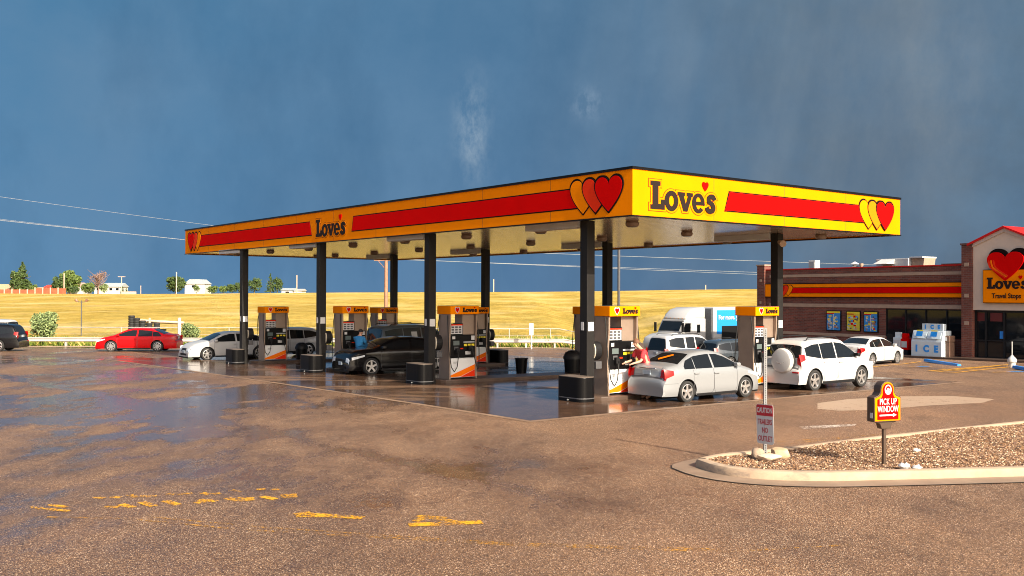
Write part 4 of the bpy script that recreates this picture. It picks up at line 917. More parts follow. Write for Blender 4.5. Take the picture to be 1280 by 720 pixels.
# black coupe facing left under the canopy
pp = cabg(16.35, 2.75)
bc = sedan('black coupe with silver wheels facing left under the middle of the canopy', (pp.x, pp.y, pp.z), R(34.5) + math.pi, black_p, L=5.0, W=1.92, H=1.50, wb=3.0, fo=.92, wr=.35, dark=True, nm='coupe', coupe=True, hood=1.13)
pp = cabg(20.9, 6.6)
dv = suv('grey people carrier with yellow green stickers in its windows, behind the black coupe', (pp.x, pp.y, pp.z), HV, grey_p, L=5.1, W=1.95, H=1.93, wb=3.0, fo=.95, wr=.36, glass=M['lglass'])
dv.side('window_sticker', [(.05, 1.30), (.35, 1.30)], [(.05, 1.62), (.45, 1.62)], M['limeglass'], off=.012, n=3); dv.side('window_sticker', [(-.75, 1.35), (-.45, 1.35)], [(-.80, 1.60), (-.4, 1.60)], M['sticker'], off=.012, n=3)
x_, y_ = G(287, 449.0); 
sl2 = sedan('leftmost white sedan, facing left between the red sedan and the pumps', (-14.9, 51.35, gzf(-14.9, 51.35)), HV + math.pi, white_p, L=4.75, W=1.8, H=1.46, wb=2.78, fo=.95, wr=.33, spokes=6)
wh = suv('white hatchback with dark side glass behind the leftmost dispenser', (-13.0, 54.9, gzf(-13.0, 54.9)), HV + math.pi, white_p, L=4.5, W=1.78, H=1.62, rail=False, nm='hatchback', tail=(.8, 1.15))
x_ = -23.2; y_ = 60.9
sedan('bright red sedan facing left near the guard rail at the far edge of the lot', (x_, y_, gzf(x_, y_)), math.pi + R(4), red_p, L=4.9, W=1.84, H=1.46, wb=2.78, fo=.98, wr=.34, spokes=10)
x_, y_ = -32.55, 60.2
suv('black SUV cut off by the left edge of the photo', (x_, y_, gzf(x_, y_)), math.pi + R(6), black_p, L=4.75, W=1.85, H=1.70, spokes=6, wr=.37)
x_, y_ = -35.6, 65.0
suv('white van mostly hidden behind the black SUV at the left edge', (x_, y_, gzf(x_, y_)), math.pi, white_p, L=5.2, W=1.95, H=1.95, nm='van', rail=False, boxy=1)
# white SUV + dark SUV in front of the lorry
x_, y_ = 10.2, 56.6
suv('large white SUV right of the man in red and in front of the lorry', (x_, y_, gzf(x_, y_)), R(30), white_p, L=4.9, W=1.95, H=1.98, wb=2.9, boxy=.6, wins=((-2.0, -.95), (-.82, -.20), (-.12, .98)))
x_, y_ = 12.9, 56.0
suv('dark SUV partly hidden by the dispenser, right of the large white SUV', (x_, y_, gzf(x_, y_)), R(28), dkgrey_p, L=4.7, W=1.85, H=1.66)

# articulated lorry
tx_, ty_ = 12.4, 73.7; TZ = gzf(tx_, ty_); TR = TH + math.pi
tr = thing('semi_truck', 'white long nose lorry tractor beside the blue trailer, facing left', 'lorry', (tx_, ty_, TZ), TR)
# local +x = forward (left in the picture)
def loftprof(name, prof, hw, m, parent, inset=.06, smooth=True):
    mb = MB(); mb.prism(prof, -hw, hw, 'xz'); return mb.build(name, m, parent, bevel=inset, smooth=True)
loftprof('hood', [(.3, .9), (2.55, .9), (2.62, 1.35), (2.45, 1.75), (1.9, 1.95), (.3, 2.18)], .95, white_p, tr, .12)
loftprof('cab', [(-2.0, .9), (.75, .9), (.75, 2.15), (.30, 2.95), (.1, 3.1), (-2.0, 3.1)], 1.18, white_p, tr, .06)
loftprof('roof_fairing', [(-2.0, 3.06), (.25, 3.06), (-.05, 3.45), (-.5, 3.78), (-1.1, 3.92), (-2.0, 3.94)], 1.15, white_p, tr, .14)
mb = MB(); mb.add([(.78, -1.02, 2.2), (.78, 1.02, 2.2), (.36, 1.0, 2.88), (.36, -1.0, 2.88)], [(0, 1, 2, 3)]); mb.v = [(x + .03, y, z) for x, y, z in mb.v]; mb.build('windscreen', M['glass'], tr)
for s in (-1, 1):
    mb = MB(); mb.prism([(.62, 2.1), (.28, 2.75), (-.25, 2.75), (-.25, 2.1)], s * 1.185, s * 1.20); mb.build('side_window', M['glass'], tr)
    mb = MB(); mb.prism([(-1.35, 2.05), (-1.35, 2.65), (-1.0, 2.65), (-1.0, 2.05)], s * 1.185, s * 1.20); mb.build('sleeper_window', M['glass'], tr)
    mb = MB(); mb.box(.75, .85, min(s * 1.28, s * 1.48), max(s * 1.28, s * 1.48), 2.1, 2.8); mb.build('mirror', M['dkplastic'], tr, bevel=.02)
    mb = MB(); mb.cyl((-1.2, s * .8, .65), (.1, s * .8, .65), .32, n=16); mb.build('fuel_tank', M['chrome'], tr, smooth=True)
    for x in (1.55, -3.0, -4.3):
        mb = MB(); mb.lathe([(.2, -.14), (.5, -.14), (.52, -.1), (.52, .1), (.5, .14), (.2, .14), (.2, -.14)], origin=(x, s * 1.05, .52), axis='y', n=24); wl = mb.build('wheel', M['rubber'], tr, smooth=True)
        mb = MB(); mb.lathe([(0, -.08), (.28, -.08), (.28, .08), (0, .08)], origin=(x, s * 1.05, .52), axis='y', n=20); mb.build('rim', M['alloy'], wl)
mb = MB(); mb.box(-5.2, .6, -.45, .45, .75, .95); mb.build('chassis', M['dkplastic'], tr)
mb = MB(); mb.box(.28, .38, -1.1, 1.1, 2.92, 3.0); mb.build('sun_visor', M['dwhite'], tr)
mb = MB()
for k in range(5): mb.box(.12, .2, -.8 + k * .4 - .04, -.8 + k * .4 + .04, 3.08, 3.15)
mb.build('roof_marker', M['amber'], tr)
tl_ = thing('lorry_trailer', 'white box trailer with a bright blue side panel coupled behind the lorry tractor', 'trailer', (tx_ + 2.75 * CV.x, ty_ + 2.75 * CV.y, TZ), TR)
mb = MB(); mb.box(-13.6, 0, -1.28, 1.28, 1.15, 3.93); mb.build('trailer_box', M['white'], tl_, bevel=.04)
mb = MB(); mb.box(-13.0, -.40, 1.285, 1.30, 1.9, 3.72); mb.build('blue_panel', M['skyblue'], tl_)
mb = MB(); mb.box(-13.0, -.95, 1.302, 1.315, 1.0, 2.5); mb.build('dark_skirt', M['dkplastic'], tl_)
mb = MB(); mb.box(.02, .06, -1.15, 1.15, 1.3, 3.8); mb.build('front_wall', M['galv'], tl_)
textmesh('For more. you', .48, M['white'], 'side_lettering', tl_, (-.55, 1.32, 3.15), align='LEFT', rot=(R(90), 0, math.pi), bold=.015)
for x in (-11.0, -12.2):
    for s in (-1, 1):
        mb = MB(); mb.lathe([(.2, -.25), (.5, -.25), (.5, .25), (.2, .25)], origin=(x, s * .95, .52), axis='y', n=24); mb.build('wheel', M['rubber'], tl_, smooth=True)
mb = MB(); mb.box(-13.4, -.4, -.5, .5, .95, 1.15); mb.box(-3.0, -2.85, -.9, -.75, .1, 1.1); mb.box(-3.0, -2.85, .75, .9, .1, 1.1); mb.build('frame', M['dkplastic'], tl_)

# ------------------------------------------------------------------ people
def skinned(name, V, E, Rd, m, parent=None, sub=2):
    me = bpy.data.meshes.new(name); me.from_pydata(V, E, []); o = bpy.data.objects.new(name, me); C.objects.link(o)
    sk = o.modifiers.new('s', 'SKIN'); sk.use_smooth_shade = True; o.modifiers.new('u', 'SUBSURF').levels = sub; o.modifiers['u'].render_levels = sub
    for i, r in enumerate(Rd): me.skin_vertices[0].data[i].radius = (r, r) if np.isscalar(r) else r
    me.skin_vertices[0].data[0].use_root = True
    dg = bpy.context.evaluated_depsgraph_get(); m2 = bpy.data.meshes.new_from_object(o.evaluated_get(dg)); bpy.data.objects.remove(o)
    m2.name = name; m2.materials.clear(); m2.materials.append(m); m2.polygons.foreach_set('use_smooth', [True] * len(m2.polygons))
    r = bpy.data.objects.new(name, m2); C.objects.link(r); r.parent = parent; return r
def person(label, loc, rz, shirt, hair, lean=.0, arm=1, cap=False):
    """faces local +x; height about 1.75"""
    t = thing('person', label, 'person', loc, rz)
    sh = Vector((lean, 0, 1.42)); pel = Vector((0, 0, .95))
    hd = Vector((lean * 1.35 + .06, 0, 1.60))
    # body (skin): one continuous figure
    V = [pel, (pel + sh) / 2, sh, sh + Vector((.03, 0, .10)), hd, hd + Vector((.0, 0, .09))]; Rd = [(.16, .12), (.15, .11), (.17, .11), .055, (.075, .085), (.078, .088)]
    E = [(0, 1), (1, 2), (2, 3), (3, 4), (4, 5)]
    for s in (-1, 1):
        i = len(V); V += [Vector((0, .10 * s, .88)), Vector((.04, .11 * s, .50)), Vector((0, .12 * s, .09)), Vector((.14, .13 * s, .045))]; Rd += [.095, .065, .045, (.045, .035)]; E += [(0, i), (i, i + 1), (i + 1, i + 2), (i + 2, i + 3)]
        i = len(V); so_ = sh + Vector((0, .19 * s, -.02)); el_ = so_ + Vector((.12 if arm else 0, .05 * s, -.27)); wr_ = el_ + (Vector((.24, -.03 * s, -.06)) if (arm and s == arm) or arm == 2 else Vector((.10, 0, -.22)))
        V += [so_, el_, wr_, wr_ + (wr_ - el_).normalized() * .08]; Rd += [.06, .045, .03, (.035, .02)]; E += [(2, i), (i, i + 1), (i + 1, i + 2), (i + 2, i + 3)]
        d = (wr_ - el_).normalized(); hb = wr_ + d * .08
        for k in range(4):
            j = len(V); V += [hb + Vector((0, (k - 1.5) * .022, 0)), hb + Vector((0, (k - 1.5) * .024, 0)) + d * (.045 + .008 * (k in (1, 2))) + Vector((0, 0, -.02))]; Rd += [.010, .008]; E += [(i + 3, j), (j, j + 1)]
    body = skinned('body', [tuple(v) for v in V], E, Rd, M['skin'], t)
    # shirt and trousers, slightly outside the body
    V = [pel + Vector((0, 0, -.02)), (pel + sh) / 2, sh, sh + Vector((.02, 0, .05))]; Rd = [(.185, .145), (.18, .14), (.20, .135), .075]; E = [(0, 1), (1, 2), (2, 3)]
    for s in (-1, 1):
        i = len(V); so_ = sh + Vector((0, .20 * s, -.02)); el_ = so_ + Vector((.10 if arm else 0, .045 * s, -.22)); V += [so_, el_]; Rd += [.085, .07]; E += [(2, i), (i, i + 1)]
    skinned('shirt', [tuple(v) for v in V], E, Rd, shirt, t)
    V = [pel + Vector((0, 0, .03))]; Rd = [(.175, .135)]; E = []
    for s in (-1, 1):
        i = len(V); V += [Vector((0, .10 * s, .86)), Vector((.04, .115 * s, .50)), Vector((0, .125 * s, .10))]; Rd += [.115, .085, .07]; E += [(0, i), (i, i + 1), (i + 1, i + 2)]
    skinned('trousers', [tuple(v) for v in V], E, Rd, M['jeans'], t)
    hc = hd + Vector((0, 0, .055)); mb = MB(); pr = [(.102 * math.sin(R(a)), .125 * math.cos(R(a))) for a in range(0, 100, 10)]
    mb.lathe(pr, origin=(hc.x - .018, 0, hc.z), n=20); mb.build('cap' if cap else 'hair', hair, t, smooth=True)
    if cap: mb = MB(); mb.box(hc.x + .06, hc.x + .18, -.06, .06, hc.z + .015, hc.z + .03); mb.build('cap_peak', hair, t, bevel=.006)
    mb = MB(); mb.cyl((hd.x + .07, 0, hd.z + .035), (hd.x + .115, 0, hd.z + .015), .012, .02, 8); mb.build('nose', M['skin'], t, smooth=True)
    for s in (-1, 1):
        mb = MB(); mb.lathe([(0, -.008), (.012, 0), (0, .008)], origin=(hd.x + .082, .032 * s, hd.z + .05), n=8); mb.build('eye', M['black'], t)
        mb = MB(); mb.lathe([(0, -.03), (.018, -.01), (.018, .01), (0, .03)], origin=(hd.x, .083 * s, hd.z + .035), n=8); mb.build('ear', M['skin'], t, smooth=True)
    mb = MB(); mb.box(hd.x + .08, hd.x + .09, -.025, .025, hd.z - .022, hd.z - .014); mb.build('mouth', mat('lips', (.35, .12, .10), .6), t)
    return t
p = cabg(1.80, 2.45); person('man in red plaid shirt leaning over the back of the silver sedan', (p.x, p.y, p.z), R(205), M['redcloth'], M['hair'], lean=.26, arm=2)
p = cabg(17.45, 1.62); person('man in blue shirt and black cap at the dispenser behind the black coupe', (p.x, p.y, p.z), R(60), M['bluecloth'], M['hair2'], lean=.05, arm=1, cap=True)

# ------------------------------------------------------------------ store
SA = R(-57.7)            # local +x runs along the facade towards the camera side, local +y into the building
SO = Vector((23.4, 57.0, 0)); SX = Vector((math.cos(SA), math.sin(SA), 0)); SY = Vector((-math.sin(SA), math.cos(SA), 0))
def fac(px, py, off=0.0):
    """photo pixel to facade coordinate (s along the wall, z)"""
    r = (px - 640) / FPX; ox = SO.x + SY.x * off; oy = SO.y + SY.y * off
    # SO.x + s*SX.x = r*(SO.y + s*SX.y)
    s = (r * oy - ox) / (SX.x - r * SX.y); y = oy + s * SX.y
    return s, CAMZ + (hor(px) - py) / FPX * y
st = thing('store_building', 'long brown brick shop with a gabled sign wall and dark glass front', 'shop', (SO.x, SO.y, 0), SA)
S0 = fac(952, 400)[0]; S1 = fac(1202, 400, -.6)[0]; S2 = fac(1215, 400, -.6)[0]; SG = 8.35
ZB = -3.2; ZT = 4.68; ZW = 2.22
def sb(nm, m, *b, bevel=0, par=None): mb = MB(); mb.box(*b); return mb.build(nm, m, par or st, bevel=bevel)
WX0 = fac(1107, 400)[0]
# brick wall split round the window opening
sb('wall', M['brick'], S0, WX0, 0, .3, ZB, ZT); sb('wall', M['brick'], WX0, S1, 0, .3, ZB, .55); sb('wall', M['brick'], WX0, S1, 0, .3, ZW, ZT)
sb('side_wall', M['brick'], S0, S0 + .3, .3, 20, ZB, ZT); sb('back_wall', M['brick'], S0, SG + 12, 20, 20.3, ZB, ZT)
sb('roof', M['dgrey'], S0 + .3, SG + 12, .3, 20, ZT - .7, ZT - .5)
sb('parapet_cap', M['redmetal'], S0 - .02, S1, -.06, .36, ZT + .002, ZT + .07)
sb('parapet_step', M['brick'], fac(1177, 333)[0], S1, -.05, .33, ZT + .075, ZT + .13)
sb('stone_course', M['cream'], S0 + .75, S1, -.03, .0 - .002, 4.18, 4.36); sb('stone_course', M['cream'], S0 + .75, S1, -.035, -.002, ZW + .02, ZW + .24); sb('stone_course', M['cream'], S0, WX0, -.035, -.002, .42, .60)
sb('corner_pier', M['brick'], S0 - .25, S0 + .42, -.18, .5, ZB, 5.0, bevel=.01); sb('pier_cap', M['cream'], S0 - .30, S0 + .47, -.23, .55, 5.002, 5.08)
sb('pier', M['brick'], S1, S2, -.62, .4, ZB, fac(1209, 307)[1]); sb('pier_cap', M['brick'], S1 - .05, S2 + .04, -.67, .45, fac(1209, 307)[1] + .002, fac(1209, 307)[1] + .1)
for z in (1.4, 2.9, 4.6): sb('pier_block', M['cream'], S1 + .18, S2 - .18, -.645, -.622, z, z + .2)
for z in (1.0, 2.4, 3.9): sb('pier_block', M['cream'], S0 - .0, S0 + .16, -.20, -.182, z, z + .18)
# sign band
B0, B1 = 2.90, 3.73
bs = S0 + .45
sb('band', M['orange'] if False else M['yellow'], bs, S1, -.12, -.04, B0, B1)
sb('band_stripe', M['red'], bs + 1.4, S1 - .0, -.135, -.121, B0 + .25, B1 - .25); sb('band_line', M['outline'], bs + 1.4, S1, -.131, -.1205, B0 + .22, B1 - .22); sb('band_edge', M['outline'], bs, S1, -.14, -.05, B1 + .002, B1 + .05); sb('band_edge', M['outline'], bs, S1, -.14, -.05, B0 - .05, B0 - .002)
bh = fac(978, 362)[0]
for k, c in enumerate((M['yellow'], M['redorange'], M['red'])):
    cx = bh + .62 - k * .36; zc = (B0 + B1) / 2
    mb = MB(); mb.shape2d([heart(cx, zc, .82, .74)], -.140 - .008 * k, -.1355); mb.build('heart_border', M['outline'], st)
    mb = MB(); mb.shape2d([heart(cx, zc, .74, .67)], -.144 - .008 * k, -.1395); mb.build('heart', c, st)
# window strip with mullions; interior box behind
sb('interior_back', M['interior'], WX0, SG, 6.0, 6.1, -1, 3); 
sb('window_glass', M['glass'], WX0, S1, .10, .13, .55, ZW)
n = 4
for k in range(n + 1): x = WX0 + (S1 - WX0) * k / n; sb('mullion', M['dkplastic'], x - .035, x + .035, .04, .099, .55, ZW)
sb('window_head', M['dkplastic'], WX0, S1, .03, .098, ZW - .07, ZW - .002); sb('window_sill', M['dkplastic'], WX0, S1, .0, .098, .552, .61)
# gable
ze = fac(1217, 306, -.5)[1]; zp = fac(1255, 289, -.5)[1]; GX = fac(1256, 290, -.5)[0]; YF = -.5; SG = 2 * GX - S2
mb = MB(); mb.prism([(S2, ZW), (SG, ZW), (SG, ze), (GX, zp), (S2, ze)], YF, YF + .3, 'xz'); mb.build('gable_wall', M['stucco'], st)
mb = MB(); mb.prism([(S2 - .1, ze - .16), (S2 - .1, ze + .02), (GX, zp + .16), (SG + .1, ze + .02), (SG + .1, ze - .16), (GX, zp - .02)], YF - .08, YF - .003, 'xz'); mb.build('gable_trim', mat('gable_trim', (.50, .42, .36), .7), st)
mb = MB(); mb.prism([(S2 - .25, ze - .06), (S2 - .25, ze + .06), (GX, zp + .28), (SG + .25, ze + .06), (SG + .25, ze - .06), (GX, zp + .17)], YF - .2, 9, 'xz'); mb.build('gable_roof', M['redmetal'], st)
sb('gable_sidewall', M['stucco'], S2, S2 + .2, YF + .3, 6, ZW, ze); sb('gable_sidewall', M['stucco'], SG - .2, SG, YF + .3, 6, ZW, ze)
sb('pier', M['brick'], SG, SG + .6, -.62, .4, ZB, ze + .2); sb('wall', M['brick'], SG + .6, SG + 12, 0, .3, ZB, ZT)
gz_ = gzf(*(SO + SX * 5.5).xy) 
sb('door_glass', M['glass'], S2 + .05, SG - .05, -.30, -.27, gz_ + .12, ZW - .03)
for x in (S2 + .05, fac(1237, 400)[0], fac(1260, 400)[0], 6.9, SG - .08): sb('door_frame', M['dkplastic'], x - .05, x + .05, -.36, -.305, gz_ - .1, ZW - .02)
sb('door_frame', M['dkplastic'], S2 + .1, SG - .1, -.355, -.306, ZW - .12, ZW - .025); sb('door_frame', M['dkplastic'], S2 + .1, SG - .1, -.355, -.306, gz_ - .1, gz_ + .12); sb('door_frame', M['dkplastic'], S2 + .1, SG - .1, -.350, -.306, gz_ + 1.02, gz_ + 1.08)
sb('door_poster', M['blue'], 5.5, 5.75, -.27 - .036, -.302, .7, 1.1); sb('window_neon', M['redorange'], 4.3, 5.9, .6, .62, 1.72, 2.1)
for (qa, qb) in ((1222, 1233.5), (1238, 1253)):
    a_ = fac(qa, 390, -.3)[0]; b2_ = fac(qb, 390, -.3)[0]; sb('window_banner', mat('dim_red', (.10, .008, .006), .5), a_, b2_, -.306, -.301, 1.62, 2.08)
sb('stall_riser', M['brick'], S2, SG, -.26, .3, ZB, gz_ + .05)
# sign panel with big heart
sx0 = fac(1229, 360, -.7)[0]; sz0 = fac(1229, 378, -.7)[1]; sz1 = fac(1229, 338, -.7)[1]
sg = thing('heart_sign', 'yellow shop sign board topped by a big striped red heart on the gable', 'sign', (SO.x, SO.y, 0), SA)
scx = fac(1258, 360, -.7)[0]; hw = scx - sx0
sb('sign_board', M['yellow'], scx - hw, scx + hw, YF - .20, YF - .02, sz0, sz1, par=sg); sb('sign_border', M['outline'], scx - hw - .04, scx + hw + .04, YF - .17, YF - .03, sz0 - .04, sz1 + .04, par=sg)
hz = (fac(1253, 315, -.7)[1] + fac(1253, 351, -.7)[1]) / 2; hh = fac(1253, 315, -.7)[1] - fac(1253, 351, -.7)[1]
mb = MB(); mb.shape2d([heart(scx + .08, hz + .06, 2.25, hh + .26)], YF - .16, YF - .04); mb.build('heart_backing', M['outline'], sg)
hl = heart(scx - .05, hz, 2.02, hh)
mb = MB(); mb.shape2d([hl], YF - .26, YF - .205); mb.build('big_heart', M['red'], sg)
for k, cc in ((0, M['redorange']), (1, M['orange']), (2, M['redorange'])):
    o_ = .10 + .13 * k; wd = .085
    path = [(scx - .05 - 1.01 + o_ * 1.05, hz + hh * .22), (scx - .05 - .99 + o_ * 1.1 + .06, hz - hh * .02), (scx - .53 + o_ * .8, hz - hh * .20), (scx - .05 + o_ * .55 - .03, hz - hh * .40 + o_ * .25)]
    mb = MB(); mb.shape2d([thick(path, wd)], YF - .272, YF - .262); mb.build('heart_stripe', cc, sg)
lz = fac(1240, 361, -.7)[1]; lh = fac(1240, 347, -.7)[1] - lz
logo(sg, scx - hw + .22, lz, (2 * hw - .40) / 2.97, lh, YF - .205, M['logo'], None, None, halo=False)
textmesh('Travel Stops', .36, M['logo'], 'lower_lettering', sg, (scx, YF - .215, fac(1240, 370, -.7)[1]), bold=.008, sx=.88)
for z in (.8,): pass
# posters
for k, (x0, x1, y0, y1, lab, base) in enumerate(((1034, 1052, 388, 414, 'leftmost blue poster in a black frame on the brick wall', 'b'), (1059, 1076.5, 388.6, 414.5, 'yellow and green poster in a black frame between the two blue ones', 'y'), (1080.5, 1098.5, 389, 416, 'rightmost blue poster with coloured food pictures, beside the shop window', 'c'))):
    a, zt = fac(x0, y0); b, zb_ = fac(x1, y1); t = thing('wall_poster', lab, 'poster', (SO.x, SO.y, 0), SA, 'framed posters on the shop wall')
    w_ = b - a; h_ = zt - zb_
    sb('frame', M['black'], a, b, -.08, -.002, zb_, zt, par=t); base_m = M['blue'] if base != 'y' else mat('poster_yellow', (.60, .50, .04), .4)
    sb('print', mat('poster_blue', (.02, .22, .58), .4) if base != 'y' else base_m, a + .05, b - .05, -.088, -.081, zb_ + .06, zt - .05, par=t)
    rnd = random.Random(k + 3)
    sb('print_header', M['ygrade'], a + .05, b - .05, -.094, -.089, zt - .16, zt - .05, par=t); sb('print_band', M['red'], a + .05, a + .05 + w_ * .5, -.094, -.089, zt - .22, zt - .165, par=t)
    pc = [M['sticker'], M['skyblue'], M['ygrade'], mat('poster_brown', (.35, .16, .08), .5), M['red'] if base != 'b' else M['sticker'], M['dgrey']]
    mbs = {}
    for i in range(2):
        for j in range(4):
            for q in range(5):
                x = a + .09 + (w_ - .2) * (i * .5 + rnd.random() * .32); z = zb_ + .10 + (h_ - .42) * (j + rnd.random() * .8) / 4; ww = .05 + rnd.random() * .16; hh_ = .03 + rnd.random() * .10
                m_ = rnd.choice(pc); mbs.setdefault(m_.name, (m_, MB()))[1].box(x, min(b - .07, x + ww), -.0945 - .0011 * q - .0004 * j, -.0885, z, z + hh_)
    for nm, (m_, mb) in mbs.items(): mb.build('print_picture', m_, t)
    if base != 'y': sb('print_gutter', M['sticker'], (a + b) / 2 - .02, (a + b) / 2 + .02, -.101, -.0885, zb_ + .08, zt - .24, par=t)
# roof plant
def roofbox(nm, lab, px0, px1, pt, dy, cat, m, group=None):
    a = fac(px0, 333)[0]; b = fac(px1, 333)[0]; t = thing(nm, lab, cat, (SO.x, SO.y, 0), SA); return t, a, b
t, a, b = roofbox('roof_vent_box', 'small white square vent on the shop roof, leftmost of the roof plant', 985, 993, 324, 1, 'vent', M['dwhite'])
sb('casing', M['dwhite'], a, b, 2, 2.5, 4.0, 5.35, par=t, bevel=.02); sb('louvre', M['grey'], a + .05, b - .05, 1.96, 1.999, 4.75, 5.25, par=t)
t, a, b = roofbox('roof_cowl', 'cone topped vent cowl on the shop roof', 1036, 1044, 326, 1, 'vent', M['dwhite'])
mb = MB(); mb.cyl(((a + b) / 2, 2.2, 4.0), ((a + b) / 2, 2.2, 5.0), .12, n=12); mb.cyl(((a + b) / 2, 2.2, 4.85), ((a + b) / 2, 2.2, 4.95), .28, .10, 14); mb.build('pipe', M['galv'], t)
mb = MB(); mb.cyl(((a + b) / 2, 2.2, 5.03), ((a + b) / 2, 2.2, 5.18), .30, .03, 14); mb.build('cone_cap', M['dwhite'], t)
t, a, b = roofbox('roof_pipe', 'short pale pipe vent right of the cone topped cowl', 1046, 1050, 328, 1, 'vent', M['dwhite'])
mb = MB(); mb.cyl(((a + b) / 2, 2.2, 4.0), ((a + b) / 2, 2.2, 5.0), .08, n=10); mb.cyl(((a + b) / 2, 2.2, 4.9), ((a + b) / 2, 2.2, 5.05), .13, n=10); mb.build('pipe', M['cream'], t)
t, a, b = roofbox('air_conditioner', 'large white air conditioning unit with hoods on the shop roof', 1069, 1130, 326, 1, 'air conditioner', M['dwhite'])
b -= .25
sb('casing', M['dwhite'], a, a + (b - a) * .72, 2.0, 3.6, 4.0, 5.28, par=t, bevel=.03); sb('end_casing', M['dwhite'], a + (b - a) * .72, b, 2.1, 3.5, 5.30 - .03, 5.36, par=t, bevel=.01)
mb = MB(); mb.prism([(a + (b - a) * .725, 4.2), (a + (b - a) * .95, 4.2), (b, 5.28), (a + (b - a) * .725, 5.28)], 2.3, 3.4, 'xz'); mb.build('coil_section', M['cream'], t)
mb = MB(); mb.prism([(1.2, 4.95), (1.995, 5.25), (1.995, 4.95)], a + (b - a) * .12, a + (b - a) * .42, 'yz'); mb.build('intake_hood', M['dwhite'], t)
sb('access_panel', M['cream'], a + (b - a) * .17, a + (b - a) * .38, 1.96, 1.998, 4.55, 4.9, par=t)

def onfac(px, py_base):
    s, _ = fac(px, py_base); return s
def fz(s, y=-.6): p = SO + SX * s + SY * y; return gzf(p.x, p.y)
# ice box
i0 = fac(1139, 430, -1.35)[0]; i1 = fac(1177, 430, -1.35)[0]; ib = thing('ice_merchandiser', 'pale ice box with two doors and big blue letters in front of the shop', 'ice box', (SO.x, SO.y, 0), SA)
sw = i1 - i0; zg = fz((i0 + i1) / 2, -1.2); zt = zg + 1.55
mb = MB(); mb.prism([(-1.35, zg + .06), (-1.35, zg + .92), (-1.16, zt - .02), (-.98, zt), (-.45, zt), (-.45, zg + .06)], i0, i1, 'yz'); mb.build('cabinet', M['iceblue'], ib, bevel=.02)
sb('plinth', M['dkplastic'], i0 + .05, i1 - .05, -1.28, -.5, zg - .1, zg + .058, par=ib)
for k in range(2):
    x0 = i0 + .10 + k * sw * .47; x1 = x0 + sw * .43
    mb = MB(); dy = .19 * ((zt - .10) - (zg + 1.12)) / .65; mb.add([(x0, -1.372, zg + 1.10), (x1, -1.372, zg + 1.10), (x1, -1.20, zt - .10), (x0, -1.20, zt - .10), (x0, -1.33, zg + 1.10), (x1, -1.33, zg + 1.10), (x1, -1.16, zt - .10), (x0, -1.16, zt - .10)], [(0, 1, 2, 3), (4, 7, 6, 5), (0, 4, 5, 1), (1, 5, 6, 2), (2, 6, 7, 3), (3, 7, 4, 0)]); d_ = mb.build('ice_box_door', mat('ice_door', (.50, .60, .66), .4), ib, bevel=.012)
    mb = MB(); xm = (x0 + x1) / 2; mb.add([(xm - .2, -1.345, zg + 1.22), (xm + .2, -1.345, zg + 1.22), (xm + .2, -1.26, zg + 1.50), (xm - .2, -1.26, zg + 1.50)], [(0, 1, 2, 3)]); mb.v = [(x, y - .02, z) for x, y, z in mb.v]; mb.build('blue_badge', M['blue'], d_)
    mb = MB(); mb.add([(xm - .2, -1.255, zg + 1.51), (xm + .2, -1.255, zg + 1.51), (xm + .2, -1.24, zg + 1.57), (xm - .2, -1.24, zg + 1.57)], [(0, 1, 2, 3)]); mb.v = [(x, y - .02, z) for x, y, z in mb.v]; mb.build('yellow_label', M['ygrade'], d_)
for k, ch in enumerate('ICE'): textmesh(ch, .50, M['skyblue'], 'letter', ib, (i0 + sw * (.18 + .32 * k), -1.356, zg + .52), bold=.03)
sb('top_sign', M['iceblue'], i0 + sw * .26, i1 - sw * .06, -1.05, -.75, zt + .01, zt + .38, par=ib, bevel=.01)
for k, ch in enumerate('ICE'): textmesh(ch, .30, M['skyblue'], 'letter', ib, (i0 + sw * (.37 + .22 * k), -1.06, zt + .19), bold=.02)
# bin, news boxes
bi = fac(1184, 440, -.8)[0]; zg = fz(bi); t = thing('litter_bin', 'square brown litter bin right of the ice box', 'bin', (SO.x, SO.y, 0), SA)
sb('bin_body', M['binbrown'], bi - .27, bi + .27, -1.0, -.5, zg - .05, zg + .92, par=t, bevel=.03); sb('bin_hood', M['binbrown'], bi - .29, bi + .29, -1.02, -.48, zg + .925, zg + 1.28, par=t, bevel=.05); sb('bin_flap', M['sticker'], bi - .16, bi + .14, -1.035, -1.021, zg + 1.0, zg + 1.2, par=t)
for px, m_, lab, hh_ in ((1133, M['red'], 'red newspaper box left of the ice box', 1.35), (1124, M['iceblue'], 'pale newspaper box behind the white parked sedan', 1.42), (1113.5, M['dkplastic'], 'black newspaper box leftmost of the row by the shop window', 1.30)):
    s_ = fac(px, 440, -.8)[0]; zg = fz(s_); t = thing('newspaper_box', lab, 'newspaper box', (SO.x, SO.y, 0), SA, 'newspaper boxes by the shop window')
    sb('stand', M['dkplastic'], s_ - .18, s_ + .18, -.95, -.62, zg - .05, zg + .4, par=t); sb('case', m_, s_ - .26, s_ + .26, -1.0, -.55, zg + .402, zg + hh_ - .3, par=t, bevel=.02); sb('door', M['sticker'], s_ - .18, s_ + .18, -1.016, -1.001, zg + .55, zg + hh_ - .45, par=t); sb('header', m_, s_ - .2, s_ + .2, -.9, -.8, zg + hh_ - .295, zg + hh_, par=t)
